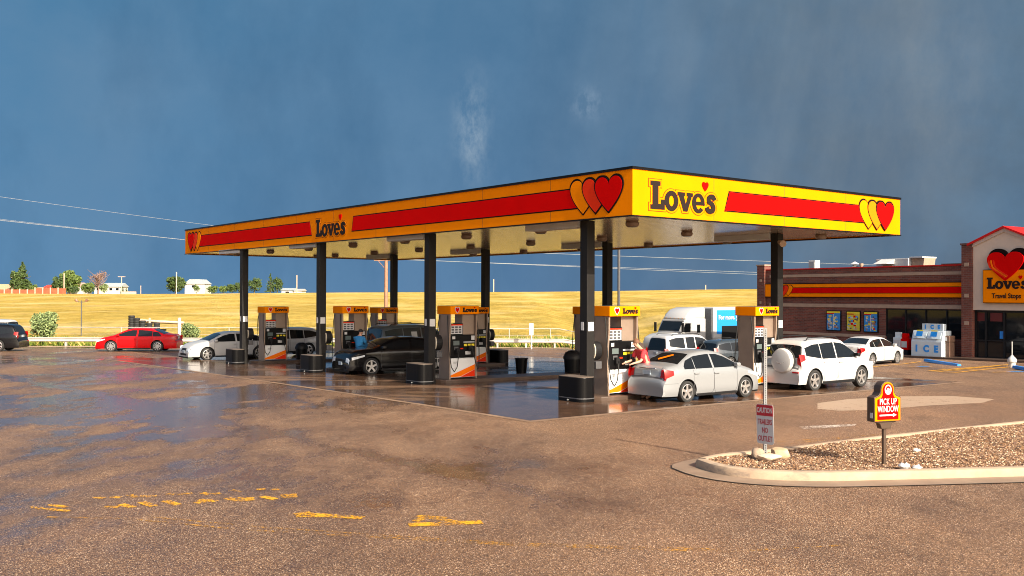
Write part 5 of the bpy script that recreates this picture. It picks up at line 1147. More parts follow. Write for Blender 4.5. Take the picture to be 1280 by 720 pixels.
# wall-side kerb walk in front of shop
mb = MB(); mb.v = []
for (a_, b_) in ((S0, SG),):
    vs = []; n = 24
    for k in range(n + 1):
        s_ = a_ + (b_ - a_) * k / n
        for y_, dz in ((-1.75, -.1), (-1.75, .11), (.0, .11)):
            p = SO + SX * s_ + SY * y_; vs.append((p.x, p.y, gzf(*(SO + SX * s_ + SY * -1.75).xy) + dz))
    mb.add(vs, [(k * 3 + j, k * 3 + j + 1, (k + 1) * 3 + j + 1, (k + 1) * 3 + j) for k in range(n) for j in range(2)])
o = mb.build('pavement', M['wetconc'], smooth=False); o['kind'] = 'structure'
# wheel stops
def stop(px0, py0, px1, py1, lab, m_, grp='blue wheel stops in front of the shop'):
    a = Vector(G(px0, py0)); b = Vector(G(px1, py1)); c = (a + b) / 2; d = b - a; L_ = d.length
    mb = MB(); mb.prism([(-.12, 0), (.12, 0), (.08, .13), (-.08, .13)], -L_ / 2, L_ / 2, 'xz'); o = mb.build('wheel_stop', m_, bevel=.015, loc=(c.x, c.y, gzf(c.x, c.y)), rotz=math.atan2(d.y, d.x) + R(90)); tag(o, lab, 'wheel stop', grp)
stop(1157, 452.5, 1199, 457.5, 'blue wheel stop in front of the ice box', M['blue']); stop(1268, 461, 1310, 467, 'blue wheel stop at the right edge of the photo', M['blue'])
# umbrella style white base with pole by the door
x_, y_ = G(1265, 459); t = thing('bollard_base', 'white conical post base with a thin pole by the shop door', 'post', (x_, y_, gzf(x_, y_)))
mb = MB(); mb.lathe([(.0, 0), (.15, 0), (.15, .22), (.20, .24), (.21, .32), (.17, .42), (.09, .50), (.045, .56), (0, .56)], n=20); mb.build('base', M['dwhite'], t, smooth=True)
mb = MB(); mb.cyl((0, 0, .5), (0, 0, 1.2), .022, n=8); mb.build('pole', M['dwhite'], t)

# ------------------------------------------------------------------ painted marks (lie on the asphalt)
def dabs(name, quads, m, off=.006, wob=0.0):
    mb = MB(); k = 0
    for q in quads:
        pts = [Vector((*G(px, py), 0)) for px, py in q]; k += 1
        o = len(mb.v); n = len(pts); mb.add([(p.x, p.y, gzf(p.x, p.y) + off) for p in pts], [tuple(range(n))])
    ob = mb.build(name, m, recalc=False); ob['kind'] = 'structure'; return ob
def stroke(px0, py0, px1, py1, wm=.10):
    a = Vector(G(px0, py0)); b = Vector(G(px1, py1)); d = (b - a).normalized(); n = Vector((-d.y, d.x)) * wm / 2; return [a + n, b + n, b - n, a - n]
def marks(name, strokes, m, off=.006, label=None):
    mb = MB()
    for s_ in strokes:
        q = stroke(*s_) ; a, b = (q[0] + q[3]) / 2, (q[1] + q[2]) / 2; n = max(1, int((b - a).length / 1.2)); vs = []
        for k in range(n + 1):
            t = k / n
            for e0, e1 in ((q[0], q[1]), (q[3], q[2])): p = e0.lerp(e1, t); vs.append((p.x, p.y, gzf(p.x, p.y) + off))
        mb.add(vs, [(2 * k, 2 * k + 1, 2 * k + 3, 2 * k + 2) for k in range(n)])
    ob = mb.build(name, m, recalc=False); ob['kind'] = 'structure'; return ob
W_ = .13
rows = []
# worn stencilled letters, far row then near row (traced on the ground where they lie)
for x0, x1, y0, y1 in ((119, 132, 621.5, 622.5), (140, 152, 621, 621.8), (163, 172, 618.5, 621.5), (176, 197, 620.4, 620.2), (210, 220, 617, 617.8), (222, 242, 618, 616.5), (254, 263, 616, 617.8), (268, 277, 617.5, 616.2), (290, 304, 612.5, 615), (322, 334, 612, 611), (340, 350, 612.3, 611.2)): rows.append((x0, y0, x1, y1, W_ * .8))
for x0, x1, y0, y1 in ((131, 150, 633.8, 633.8), (152, 168, 630.2, 634.2), (178, 194, 627.5, 632.6), (207, 224, 625.6, 631), (246, 268, 628.8, 624.8), (250, 272, 624.6, 626.6), (285, 300, 622.5, 625.8), (300, 319, 625.8, 624), (296, 318, 622.5, 623), (329, 346, 620.4, 624), (352, 373, 621.5, 620.2), (352, 372, 619, 618.2)): rows.append((x0, y0, x1, y1, W_))
for x0, x1, y0, y1 in ((38, 52, 633.8, 635.2), (50, 88, 635.5, 638.5), (62, 86, 630.6, 633.8)): rows.append((x0, y0, x1, y1, W_ * .8))
marks('road_marking', rows, M['wornyellow'])
marks('road_marking', [(371, 644.2, 392, 641, .22), (378, 642.4, 455, 647.2, .18), (372, 645.5, 410, 645.0, .12), (512, 656, 604, 652.6, .2), (524, 644.5, 570, 652, .12), (520, 652, 536, 644.6, .12), (530, 646, 560, 647, .08)], M['wornyellow'], off=.007)
marks('road_marking', [(60, 646, 165, 648.5, .07), (165, 648.5, 300, 661.5, .07), (300, 661.5, 640, 681, .07), (190, 646, 330, 659, .06), (330, 659, 640, 679, .06), (640, 681, 910, 689.5, .07), (640, 679, 900, 686.5, .06), (910, 689.5, 1060, 681, .06)], M['faintyellow'])
marks('road_marking', [(962, 553, 1060, 546, .08), (975, 556, 1110, 541.5, .07), (1060, 546, 1110, 543, .05)], M['faintyellow'])
# parking bay lines and hatching by the shop
marks('road_marking', [(1087, 459.5, 1151, 452.4, .12), (1160, 464.2, 1262, 456.0, .14), (1195, 466.0, 1262, 459.0, .12), (1160, 464.0, 1195, 466.2, .12), (1178, 461.5, 1208, 465.0, .10), (1195, 460.6, 1226, 463.2, .10), (1212, 459, 1240, 461.6, .10), (1228, 458.2, 1250, 460, .10), (1175, 464.6, 1250, 457.5, .1), (1240, 465.8, 1264, 465.2, .12), (1135, 459.2, 1165, 458.6, .12)], M['lineyellow'], off=.02)
marks('road_marking', [(1148, 458.8, 1160, 458.6, .5), (1190, 453.0, 1200, 452.8, .3), (1263, 465.2, 1280, 464.8, .5)], M['wornblue'], off=.022)
# pale dry patch on the asphalt
patch = mat_worn_paint('dry_silt_patch', (.36, .26, .18), .40)
pq = [(1022, 504), (1060, 499), (1120, 495.5), (1190, 495), (1243, 499), (1228, 503.5), (1160, 507), (1100, 512), (1050, 513.5), (1022, 511)]
dabs('silt_patch', [pq], patch, off=.004)
dabs('silt_patch', [[(1000, 533.5), (1035, 531.5), (1072, 529.6), (1068, 532.2), (1030, 535), (1003, 536)]], mat_worn_paint('salt_patch', (.55, .47, .40), .5), off=.005)

# ------------------------------------------------------------------ gravel island, kerb, gutter
top_o = [(868, 576), (872, 571.5), (886, 567.8), (908, 565.6), (930, 563.8), (962, 561.2), (1010, 555.6), (1080, 547), (1180, 536.5), (1290, 525.5), (1420, 512.5)]
bot_o = [(868, 582), (880, 590), (905, 596.2), (940, 600.2), (985, 602.5), (1030, 603), (1120, 601), (1290, 596.5), (1420, 592)]
def Gp(p, dz): x, y = G(p[0], p[1], dz); return Vector((x, y))
back = [Gp(p, .15) for p in top_o]; front = [Gp((x, y), 0.0) for x, y in bot_o]
ring = back[::-1] + front          # from far right along the back to the nose then along the front
def dens(P, n):
    d = [0]; 
    for a, b in zip(P[:-1], P[1:]): d.append(d[-1] + (b - a).length)
    out = []
    for k in range(n + 1):
        t = d[-1] * k / n
        for i in range(len(P) - 1):
            if d[i] <= t <= d[i + 1] + 1e-9: out.append(P[i].lerp(P[i + 1], (t - d[i]) / max(1e-9, d[i + 1] - d[i]))); break
    return out
ring = dens(ring, 90)
for _ in range(3): ring = [ring[0]] + [(ring[i - 1] + ring[i] * 2 + ring[i + 1]) / 4 for i in range(1, len(ring) - 1)] + [ring[-1]]
def normals(P):
    out = []
    for i in range(len(P)):
        d = (P[min(i + 1, len(P) - 1)] - P[max(0, i - 1)]).normalized(); out.append(Vector((d.y, -d.x)))
    return out
RN = normals(ring); cen = Vector((9.0, 17.0))
sgn = 1 if (RN[20].dot(ring[20] - cen)) > 0 else -1
RN = [n * sgn for n in RN]   # outward
def strip(name, prof, m, label=None, cat=None, kind=None, smooth=True):
    vs = []; mb = MB(); k = len(prof)
    for p, n in zip(ring, RN):
        for o_, z in prof: vs.append((p.x + n.x * o_, p.y + n.y * o_, z))
    mb.add(vs, [(i * k + j, i * k + j + 1, (i + 1) * k + j + 1, (i + 1) * k + j) for i in range(len(ring) - 1) for j in range(k - 1)]); o = mb.build(name, m, smooth=smooth, recalc=True)
    if kind: o['kind'] = kind
    if label: tag(o, label, cat)
    return o
mk = bpy.data.materials.new('kerb_concrete'); mk.use_nodes = True; N = NT(mk.node_tree); g = N.n('ShaderNodeNewGeometry').outputs['Position']
sp_ = N.n('ShaderNodeSeparateXYZ'); N.nt.links.new(g, sp_.inputs[0])
c_ = N.ramp(N.noise(g, 3.0, 6, .65), [(.3, (.33, .235, .16)), (.7, (.44, .325, .225))])
st_ = N.ramp(N.noise(N.mapping(g, (1, 1, 2)), 2.4, 6, .75), [(.50, 0), (.64, .75)])
left_ = N.ramp(N.math('MULTIPLY', sp_.outputs[0], .1), [(.30, 1), (.62, .12)])
c_ = N.mix(N.math('MULTIPLY', st_, left_), c_, (.13, .11, .10))
b_ = N.n('ShaderNodeBump', inp={'Strength': .4, 'Distance': .01, 'Height': N.noise(g, 40, 4, .7)})
p_ = N.n('ShaderNodeBsdfPrincipled', inp={'Base Color': c_, 'Roughness': .85, 'Normal': b_.outputs[0]}); o_ = N.n('ShaderNodeOutputMaterial'); N.nt.links.new(p_.outputs[0], o_.inputs[0])
strip('kerb', [(0, -.02), (-.005, .10), (-.025, .14), (-.06, .152), (-.17, .152), (-.19, .14), (-.19, .05)], mk, kind='structure')
mg = mat('gutter_concrete', (.24, .17, .12), .55, var=.25, vscale=2.0)
strip('gutter', [(.42, .006), (.20, .010), (0.0, .012)], mg, kind='structure')
strip('gutter_joint', [(.435, .0035), (.42, .0065)], M['under'], kind='structure')
# expansion joint notch
for k in (47,):
    p, n = ring[k], RN[k]; mb = MB(); 
    tdir = Vector((-n.y, n.x)); mb.add([(p.x + n.x * .01 + tdir.x * e, p.y + n.y * .01 + tdir.y * e, 0) for e in (-.012, .012)] + [(p.x + n.x * .006 + tdir.x * e, p.y + n.y * .006 + tdir.y * e, .125) for e in (-.008, .014)] + [(p.x - n.x * .03 + tdir.x * e, p.y - n.y * .03 + tdir.y * e, .1515) for e in (-.004, .018)] + [(p.x - n.x * .19 + tdir.x * e, p.y - n.y * .19 + tdir.y * e, .156) for e in (.02, .036)], [(0, 1, 3, 2), (2, 3, 5, 4), (4, 5, 7, 6)])
    o = mb.build('kerb_crack', M['under'], recalc=False); o['kind'] = 'structure'
inner = [p - n * .18 for p, n in zip(ring, RN)]
soil = mat('soil', (.28, .17, .10), .95, var=.4, vscale=8)
tri = tessellate_polygon([[Vector((p.x, p.y, 0)) for p in inner]])
# soil sheet as a fine grid for slight mounding
def inside(x, y, poly):
    c = False; j = len(poly) - 1
    for i in range(len(poly)):
        if ((poly[i].y > y) != (poly[j].y > y)) and (x < (poly[j].x - poly[i].x) * (y - poly[i].y) / (poly[j].y - poly[i].y + 1e-12) + poly[i].x): c = not c
        j = i
    return c
mb = MB(); mb.add([(p.x, p.y, .10) for p in inner], [tuple(t) for t in tri]); o = mb.build('planting_soil', soil, recalc=False); o['kind'] = 'structure'
xs_ = [p.x for p in inner]; ys_ = [p.y for p in inner]; rg = random.Random(3); mb = MB(); cnt = 0
def stone(mb, x, y, z, r, rg):
    vs = []; a0 = rg.random() * 6.28; sx, sy, sz = r * rg.uniform(.7, 1.4), r * rg.uniform(.6, 1.0), r * rg.uniform(.45, .8)
    for (ux, uy, uz) in ((1, 0, 0), (0, 1, 0), (-1, 0, 0), (0, -1, 0), (0, 0, 1), (0, 0, -1)):
        ux, uy, uz = ux * sx * rg.uniform(.8, 1.2) + .25 * sx * rg.uniform(-1, 1), uy * sy * rg.uniform(.8, 1.2), uz * sz
        vs.append((x + ux * math.cos(a0) - uy * math.sin(a0), y + ux * math.sin(a0) + uy * math.cos(a0), z + uz))
    mb.add(vs, [(0, 1, 4), (1, 2, 4), (2, 3, 4), (3, 0, 4), (1, 0, 5), (2, 1, 5), (3, 2, 5), (0, 3, 5)])
tries = 0
while cnt < 44000 and tries < 500000:
    tries += 1; x = rg.uniform(min(xs_), min(max(xs_), 13.5)); y = rg.uniform(min(ys_), max(ys_))
    if not inside(x, y, inner): continue
    stone(mb, x, y, .115 + rg.random() * .02 + .02 * math.sin(x * 1.3 + y), rg.uniform(.010, .024), rg); cnt += 1
o = mb.build('gravel', M['gravel'], recalc=False); o['kind'] = 'stuff'
o['label'] = 'tan gravel filling the kerbed island'; 
# boulders at the foot of the caution sign
bx, by = Gp((957, 571), .15)
def boulder(lab, x, y, sx, sy, sz, rz, m_, seed):
    bm = bmesh.new(); bmesh.ops.create_icosphere(bm, subdivisions=3, radius=1); rr = random.Random(seed)
    dirs = [(Vector((rr.gauss(0, 1), rr.gauss(0, 1), rr.gauss(0, 1))).normalized(), rr.uniform(.55, .85)) for _ in range(9)]
    for v in bm.verts:
        for d, h in dirs:
            q = v.co.dot(d)
            if q > h: v.co -= d * (q - h) * .9
        v.co = Vector((v.co.x * sx, v.co.y * sy, v.co.z * sz))
    me = bpy.data.meshes.new('boulder'); bm.to_mesh(me); bm.free(); me.materials.append(m_); me.polygons.foreach_set('use_smooth', [True] * len(me.polygons)); me.set_sharp_from_angle(angle=R(28))
    o = bpy.data.objects.new('boulder', me); C.objects.link(o); o.location = (x, y, .13 + sz * .55); o.rotation_euler.z = rz; tag(o, lab, 'rock', 'rocks round the caution sign')
boulder('round grey brown rock left of the caution sign post', bx - .14, by - .02, .12, .13, .12, .4, mat('grey_rock', (.34, .25, .18), .9, var=.3, vscale=6, bump=.6, bscale=20), 1)
boulder('long flat pale rock in front of the caution sign post', bx + .0, by - .28, .24, .10, .075, -.25, mat('pale_rock', (.58, .45, .32), .9, var=.2, vscale=6, bump=.6, bscale=20), 2)
boulder('blocky tan rock right of the caution sign post', bx + .28, by + .05, .20, .16, .13, .3, M['rock'], 5)
# litter
def litter(lab, px, py, r, seed):
    x, y = Gp((px, py), .15); rr = random.Random(seed); bm = bmesh.new(); bmesh.ops.create_icosphere(bm, subdivisions=2, radius=r)
    for v in bm.verts: v.co = Vector((v.co.x * rr.uniform(.7, 1.5), v.co.y * rr.uniform(.5, 1.1), v.co.z * rr.uniform(.3, .9)))
    me = bpy.data.meshes.new('plastic_litter'); bm.to_mesh(me); bm.free(); me.materials.append(M['sticker']); o = bpy.data.objects.new('plastic_litter', me); C.objects.link(o); o.location = (x, y, .17); tag(o, lab, 'litter', 'scraps of white litter on the gravel')
litter('larger crumpled white plastic scrap right of the pick up sign post', 1130, 584.5, .09, 1); litter('smaller flat white scrap, right of the larger crumpled one', 1146, 586, .07, 2); litter('small white scrap further back on the gravel', 1146, 565, .055, 3)

# caution sign
cs = thing('caution_sign', 'red and white caution trailers no outlet sign on a perforated metal post', 'sign', (bx, by, .12))
mb = MB(); mb.box(-.026, .026, -.012, .012, 0, 2.27); mb.box(-.026, -.020, .012, .045, 0, 2.27); mb.box(.020, .026, .012, .045, 0, 2.27); mb.build('post', M['galv'], cs)
mb = MB()
for k in range(72): mb.box(-.007, .007, -.0135, -.0125, .03 + k * .031, .044 + k * .031)
mb.build('post_holes', M['under'], cs)
e = bpy.data.objects.new('e', None); C.objects.link(e); e.parent = cs; e.rotation_euler = (0, R(-2), R(-60)); e.location = (0, -.04, 0)
w2, z0, z1 = .205, .25, .94
pl_ = [(-w2 + .03, z0), (w2 - .03, z0), (w2, z0 + .03), (w2, z1 - .03), (w2 - .03, z1), (-w2 + .03, z1), (-w2, z1 - .03), (-w2, z0 + .03)]
mb = MB(); mb.shape2d([pl_], -.004, .0); mb.build('plate', M['white'], e)
mb = MB(); mb.shape2d([[(-w2 + .01, z1 - .20), (w2 - .01, z1 - .20), (w2 - .01, z1 - .03), (w2 - .03, z1 - .01), (-w2 + .03, z1 - .01), (-w2 + .01, z1 - .03)]], -.0075, -.0045); mb.build('red_header', mat('sign_red', (.42, .012, .025), .4), e)
textmesh('CAUTION', .125, M['white'], 'header_lettering', e, (0, -.0085, z1 - .108), bold=.003, sx=.66, depth=.001)
for k, s_ in enumerate(('TRAILERS', 'NO', 'OUTLET')): textmesh(s_, .13, mat('sign_red_text', (.38, .03, .04), .5), 'lettering', e, (0, -.0065, z1 - .31 - k * .145), bold=.002, sx=.62 if k == 0 else .7, depth=.001)
flatten(e)
# pick up window sign
wx, wy = Gp((1105, 579.5), .15)
ps = thing('pick_up_sign', 'red pick up window sign with yellow border in a brown domed box', 'sign', (wx, wy, .10), R(20))
def sil(w_, o=0.0):
    pts = [(-w_ - o, .62 - o), (w_ + o, .62 - o), (w_ + o, 1.02 + o)]
    pts += [(.125 + o * .9, 1.03 + o)] if False else [(w_ * .62 + o, 1.06 + o), (.125 + o, 1.12 + o)]
    pts += [(.125 * math.cos(R(a)) + o * math.cos(R(a)), 1.19 + (.135 + o) * math.sin(R(a))) for a in range(0, 181, 15)]
    pts += [(-.125 - o, 1.12 + o), (-w_ * .62 - o, 1.06 + o), (-w_ - o, 1.02 + o)]
    return pts
mb = MB(); mb.prism(sil(.27, .03), 0, .17, 'xz'); mb.build('case', M['bronze'], ps, bevel=.006)
mb = MB(); mb.shape2d([sil(.27, .012)], -.008, .0); mb.build('yellow_border', M['yellow'], ps)
mb = MB(); mb.shape2d([sil(.245, -.012)], -.014, -.007); mb.build('red_face', M['red'], ps)
textmesh('PICK UP', .165, M['white'], 'lettering', ps, (0, -.016, .965), bold=.002, sx=.64, depth=.002); textmesh('WINDOW', .165, M['white'], 'lettering', ps, (0, -.016, .825), bold=.002, sx=.60, depth=.002)
mb = MB(); mb.shape2d([[(-.19, .70), (.11, .70), (.11, .68), (.19, .715), (.11, .75), (.11, .728), (-.19, .728)]], -.018, -.013); mb.build('arrow', M['white'], ps)
mb = MB(); mb.shape2d([[(.075 * math.cos(R(a)), 1.195 + .095 * math.sin(R(a))) for a in range(0, 360, 15)]], -.018, -.013); mb.build('white_disc', M['iceblue'], ps)
mb = MB(); mb.shape2d([arc(0, 1.215, .05, .05, 0, 360, 20)[:-1], arc(0, 1.20, .03, .03, 0, 360, 16)[:-1]], -.021, -.017); mb.build('red_ring', M['red'], ps)
mb = MB(); mb.prism([(-.10, .45), (.10, .45), (.135, .55), (.24, .585), (-.24, .585), (-.135, .55)], .03, .14, 'xz'); mb.build('bracket', M['bronze'], ps, bevel=.006)
mb = MB(); mb.box(-.026, .026, .06, .11, 0, .46); mb.build('post', M['bronze'], ps)
mb = MB(); mb.box(-.308, -.302, .03, .09, .66, .76); mb.build('inspection_label', M['sticker'], ps)

for ch in ps.children:
    if ch.name.startswith('post'): ch.scale.z = 1.46
    else: ch.matrix_basis = Matrix.Translation((0, 0, .223)) @ Matrix.Diagonal((.93, 1, .89, 1)) @ ch.matrix_basis
ps.location.x += .06
# ------------------------------------------------------------------ far edge: guard rail, cable fence, posts, bushes, weeds
def rail(name, lab, x0, x1, y, h0, z_h, m, cat, step, posts=True):
    t = thing(name, lab, cat, (x0, y, 0)); mb = MB(); n = int((x1 - x0) / 2)
    for k in range(n):
        xa = (x1 - x0) * k / n; xb = (x1 - x0) * (k + 1) / n; za = gzf(x0 + xa, y); zb = gzf(x0 + xb, y)
        vs = []
        for xx, zz in ((xa, za), (xb, zb)):
            for yy, dz in ((0, z_h), (-.06, z_h - .05), (-.02, z_h - .10), (-.02, z_h - .20), (-.06, z_h - .25), (0, z_h - .30)): vs.append((xx, yy, zz + dz))
        mb.add(vs, [(j, j + 1, j + 7, j + 6) for j in range(5)])
    mb.build('rail', m, t, smooth=False)
    k = 0; x = 0
    while x < x1 - x0:
        mb = MB(); z = gzf(x0 + x, y); mb.box(x - .06, x + .06, .02, .17, z - .1, z + z_h - .02); mb.build('post', m, t); x += step
    return t
rm = mat('guard_rail_steel', (.42, .40, .37), .6, metal=.15, var=.2, vscale=1)
rail('guard_rail', 'long steel guard rail at the left, behind the red sedan and the bushes', -50, -9.5, 67.8, .4, .66, rm, 'guard rail', 3.8)
rail('guard_rail', 'steel guard rail in the middle, seen between the second and nearest islands', -9, 12, 68.2, .4, .66, rm, 'guard rail', 2.0)
def cable(lab, x0, x1, y, h, step):
    t = thing('wire_fence', lab, 'fence', (x0, y, 0)); mb = MB(); n = int((x1 - x0) / 3); pts = [((x1 - x0) * k / n, 0, gzf(x0 + (x1 - x0) * k / n, y) + h) for k in range(n + 1)]
    mb.tube(pts, .03, 6); mb.build('top_rail', rm, t)
    mb = MB(); mb.tube([(a, b, c - .5) for a, b, c in pts], .012, 5); mb.tube([(a, b, c - .95) for a, b, c in pts], .012, 5); mb.build('wire', rm, t)
    x = 0
    while x <= x1 - x0: mb = MB(); z = gzf(x0 + x, y); mb.cyl((x, 0, z - .1), (x, 0, z + h), .035, n=6); mb.build('post', rm, t); x += step
cable('thin pale rail fence at the foot of the field behind the red sedan', -45, -10, 72.5, 1.25, 8)
cable('thin pale rail fence at the foot of the field in the middle', -9.5, 20, 73.5, 1.2, 3.1)
def post(nm, lab, cat, px, d, h, r, m_, grp=None):
    x = PD(px, d); t = thing(nm, lab, cat, (x, d, gzf(x, d)), 0, grp); mb = MB(); mb.cyl((0, 0, -.1), (0, 0, h), r, n=12); mb.build('pole', m_, t, smooth=True); return t
post('white_post', 'short thick white post at the left between the red sedan and a bush', 'post', 224.5, 66.5, 2.05, .11, M['white'])
t = post('sign_post', 'white sign on a white post beyond the open drive lane', 'sign', 664.5, 66.8, 1.75, .055, M['white']); mb = MB(); mb.box(-.16, .14, -.07, -.04, .95, 1.75); mb.build('plate', M['white'], t); mb = MB(); mb.box(-.13, -.02, -.08, -.072, 1.0, 1.7); mb.build('plate_text', mat('plate_grey_blue', (.35, .42, .48), .5), t)
t = post('yard_lamp', 'small twin headed lamp post in the field at the left', 'lamp post', 102, 84, 3.0, .045, M['dgrey'])
for s in (-1, 1):
    mb = MB(); mb.tube([(0, 0, 2.85), (.25 * s, 0, 2.86), (.36 * s, 0, 2.92)], .03, 6); mb.build('lamp_arm', M['dgrey'], t)
    mb = MB(); mb.cyl((.36 * s, 0, 2.88), (.5 * s, 0, 3.08), .09, .14, 10); mb.build('lamp_head', mat('lamp_brown', (.25, .13, .08), .5), t)
t = post('lot_light_pole', 'thin grey light pole behind the canopy, right of its nearest back column', 'light pole', 773.5, 69, 8.8, .10, M['dgrey'])
mb = MB(); mb.box(-.4, .4, -.15, .15, 8.8, 8.95); mb.build('lamp_head', M['grey'], t)
# utility pole and wires
upx, upd = 482.5, 90.0; ux = PD(upx, upd); uz = gzf(ux, upd)
t = thing('utility_pole', 'tall brown wooden utility pole with a crossarm behind the canopy', 'utility pole', (ux, upd, uz)); H_ = 7.6 - uz
mb = MB(); mb.cyl((0, 0, -.3), (0, 0, H_), .19, .14, 12); mb.build('pole', M['wood'], t, smooth=True)
mb = MB(); mb.box(-1.1, .5, -.08, .08, ZD(482, 325, 90) - uz - .08, ZD(482, 325, 90) - uz + .08); mb.tube([(-.8, 0, ZD(482, 325, 90) - uz), (0, 0, ZD(482, 325, 90) - uz - .9)], .03, 5); mb.build('crossarm', M['wood'], t)
mb = MB()
for dx in (-1.0, -.5, .4): mb.cyl((dx, 0, ZD(482, 325, 90) - uz + .08), (dx, 0, ZD(482, 325, 90) - uz + .26), .06, n=8)
mb.build('insulators', M['dwhite'], t)
wirem = mat('pale_wire', (.30, .32, .34), .6, metal=.3)
def wire(lab, a, b, sag, r, n=16):
    mb = MB(); pts = []
    for k in range(n + 1):
        u = k / n; p = Vector(a).lerp(Vector(b), u); p.z -= sag * 4 * u * (1 - u); pts.append(tuple(p))
    mb.tube(pts, r, 5); o = mb.build('power_line', wirem); tag(o, lab, 'power line', 'overhead power lines')
LX, LY = -48.0, 46.0
wire('highest power line in the sky left of the canopy', (ux, upd, 7.35), (LX, LY, 10.9), .25, .011)
for k, (dz, dx) in enumerate(((6.25, -1.0), (6.25, -.5), (6.25, .4))): wire(['upper', 'middle', 'lowest'][k] + ' of the three close power lines left of the canopy', (ux + dx, upd, dz), (LX + dx * .6, LY, 9.35 - .17 * k), .25, .009)
FX, FY = 330.0, 430.0
wire('higher power line seen right of the utility pole below the canopy', (ux, upd, 7.3), (330, 400, 13.0), 1.0, .022)
for k, (dx, zz) in enumerate(((-1.0, 8.5), (.4, 6.0))): wire(['middle', 'lower'][k] + ' power line seen right of the utility pole below the canopy', (ux + dx, upd, 6.25), (330, 400, zz), 1.0, .02)

# foliage
def crown(mb, c, r, n, sz, rg, shape=None):
    for _ in range(n):
        d = Vector((rg.gauss(0, 1), rg.gauss(0, 1), rg.gauss(0, 1))).normalized() * (rg.random() ** .45)
        p = Vector((c[0] + d.x * r[0], c[1] + d.y * r[1], c[2] + d.z * r[2])); a = Vector((rg.gauss(0, 1), rg.gauss(0, 1), rg.gauss(0, 1))).normalized(); b = a.orthogonal().normalized(); s_ = sz * rg.uniform(.6, 1.3)
        q = [p + a * s_, p + b * s_ * .6, p - a * s_, p - b * s_ * .6]; mb.add(q, [(0, 1, 2, 3)])
def tree(nm, lab, px, d, base_py, top_py, wpx, leaf, kind='round', seed=0, cat='tree', grp=None, n=1500, bare=False):
    x = PD(px, d); zt = ZD(px, top_py, d); zb = gzf(x, d); h = max(1.0, zt - zb); w_ = wpx / FPX * d * (1.25 if d > 300 and kind == 'round' else 1.0); rg = random.Random(seed)
    t = thing(nm, lab, cat, (x, d, zb), 0, grp); mb = MB()
    mb.cyl((0, 0, -.3), (0, 0, h * .55), max(.05, h * .028), max(.03, h * .012), 8)
    for k in range(7):
        a = rg.random() * 6.28; z0_ = h * rg.uniform(.15, .5); L_ = w_ * rg.uniform(.2, .4); mb.cyl((0, 0, z0_), (math.cos(a) * L_, math.sin(a) * L_, z0_ + h * rg.uniform(.12, .3)), h * .012, h * .004, 6)
    if bare:
        for k in range(60):
            a = rg.random() * 6.28; z0_ = h * rg.uniform(.3, .7); L_ = w_ * rg.uniform(.1, .5); mb.cyl((math.cos(a) * L_ * .2, math.sin(a) * L_ * .2, z0_), (math.cos(a) * L_, math.sin(a) * L_, z0_ + h * rg.uniform(.1, .32)), h * .012, h * .006, 4)
        mb.build('trunk', M['bare'], t); mb = MB()
        for k in range(6): a = rg.random() * 6.28; crown(mb, (math.cos(a) * w_ * .25, math.sin(a) * w_ * .25, h * rg.uniform(.55, .9)), (w_ * .2, w_ * .2, h * .12), 60, h * .025, rg)
        mb.build('twigs', M['bare'], t, recalc=False); return t
    mb.build('trunk', M['bark'], t); mb = MB(); sz = max(.035 * w_, .035 * h) * (1.45 if d > 300 else 1.0)
    if kind == 'conifer':
        m_ = 16
        for k in range(m_):
            u = k / (m_ - 1); z_ = h * (.12 + .86 * u); rr = w_ / 2 * (1 - u) ** .8 * rg.uniform(.8, 1.1) + .1
            for q in range(max(3, int(9 * (1 - u)) + 2)):
                a = rg.random() * 6.28; crown(mb, (math.cos(a) * rr * .6, math.sin(a) * rr * .6, z_ - rr * .12), (rr * .45, rr * .45, h * .035), max(8, int(n / m_ / 9)), sz * .7, rg)
    else:
        m_ = 13 if d > 300 else 22
        for k in range(m_):
            a = rg.random() * 6.28; el_ = rg.uniform(-.5, 1); rr = w_ * .30 * rg.uniform(.7, 1.1)
            crown(mb, (math.cos(a) * rr * math.cos(el_), math.sin(a) * rr * math.cos(el_), h * .58 + math.sin(el_) * h * .30), (w_ * .20 * rg.uniform(.6, 1.15), w_ * .20, h * .16 * rg.uniform(.6, 1.2)), n // m_, sz, rg)
        crown(mb, (0, 0, h * .42), (w_ * .40, w_ * .40, h * .34), n // (3 if d > 300 else 6), sz, rg)
    mb.build('crown', leaf, t, recalc=False); return t
tree('bush', 'large pale green bush behind the guard rail, right of the black SUV', 55, 69.5, 436, 387.5, 40, M['leafpale'], n=4200, seed=2, cat='bush')
tree('bush', 'smaller pale green bush right of the short white post', 238, 69.5, 425, 401, 26, M['leafpale'], n=2400, seed=4, cat='bush')
tree('bush', 'tiny bush peeping out behind the roof of the white hatchback', 384, 70, 425, 411, 14, M['leafmid'], n=700, seed=5, cat='bush')
TD = 425
tree('conifer', 'tallest dark conifer left of the red roofed house on the skyline', 28, TD, 366, 328, 28, M['leafdark'], 'conifer', 11, grp='trees on the skyline', n=3500)
tree('leafy_tree', 'dense leafy tree fronting the first conifer at its left foot', 21, TD - 4, 366, 338, 17, M['leafdark'], 'round', 12, grp='trees on the skyline')
tree('leafy_tree', 'small leafy tree at the right foot of the tallest conifer', 44, TD - 2, 366, 355, 13, M['leafmid'], 'round', 13, grp='trees on the skyline', n=700)
tree('leafy_tree', 'tall leafy tree right of the red roofed house', 88, TD + 8, 366, 337.5, 24, M['leafmid'], 'round', 14, grp='trees on the skyline', n=2600)
tree('leafy_tree', 'darker leafy tree joined to the left of the tall leafy one', 74, TD + 4, 366, 345, 18, M['leafdark'], 'round', 15, grp='trees on the skyline')
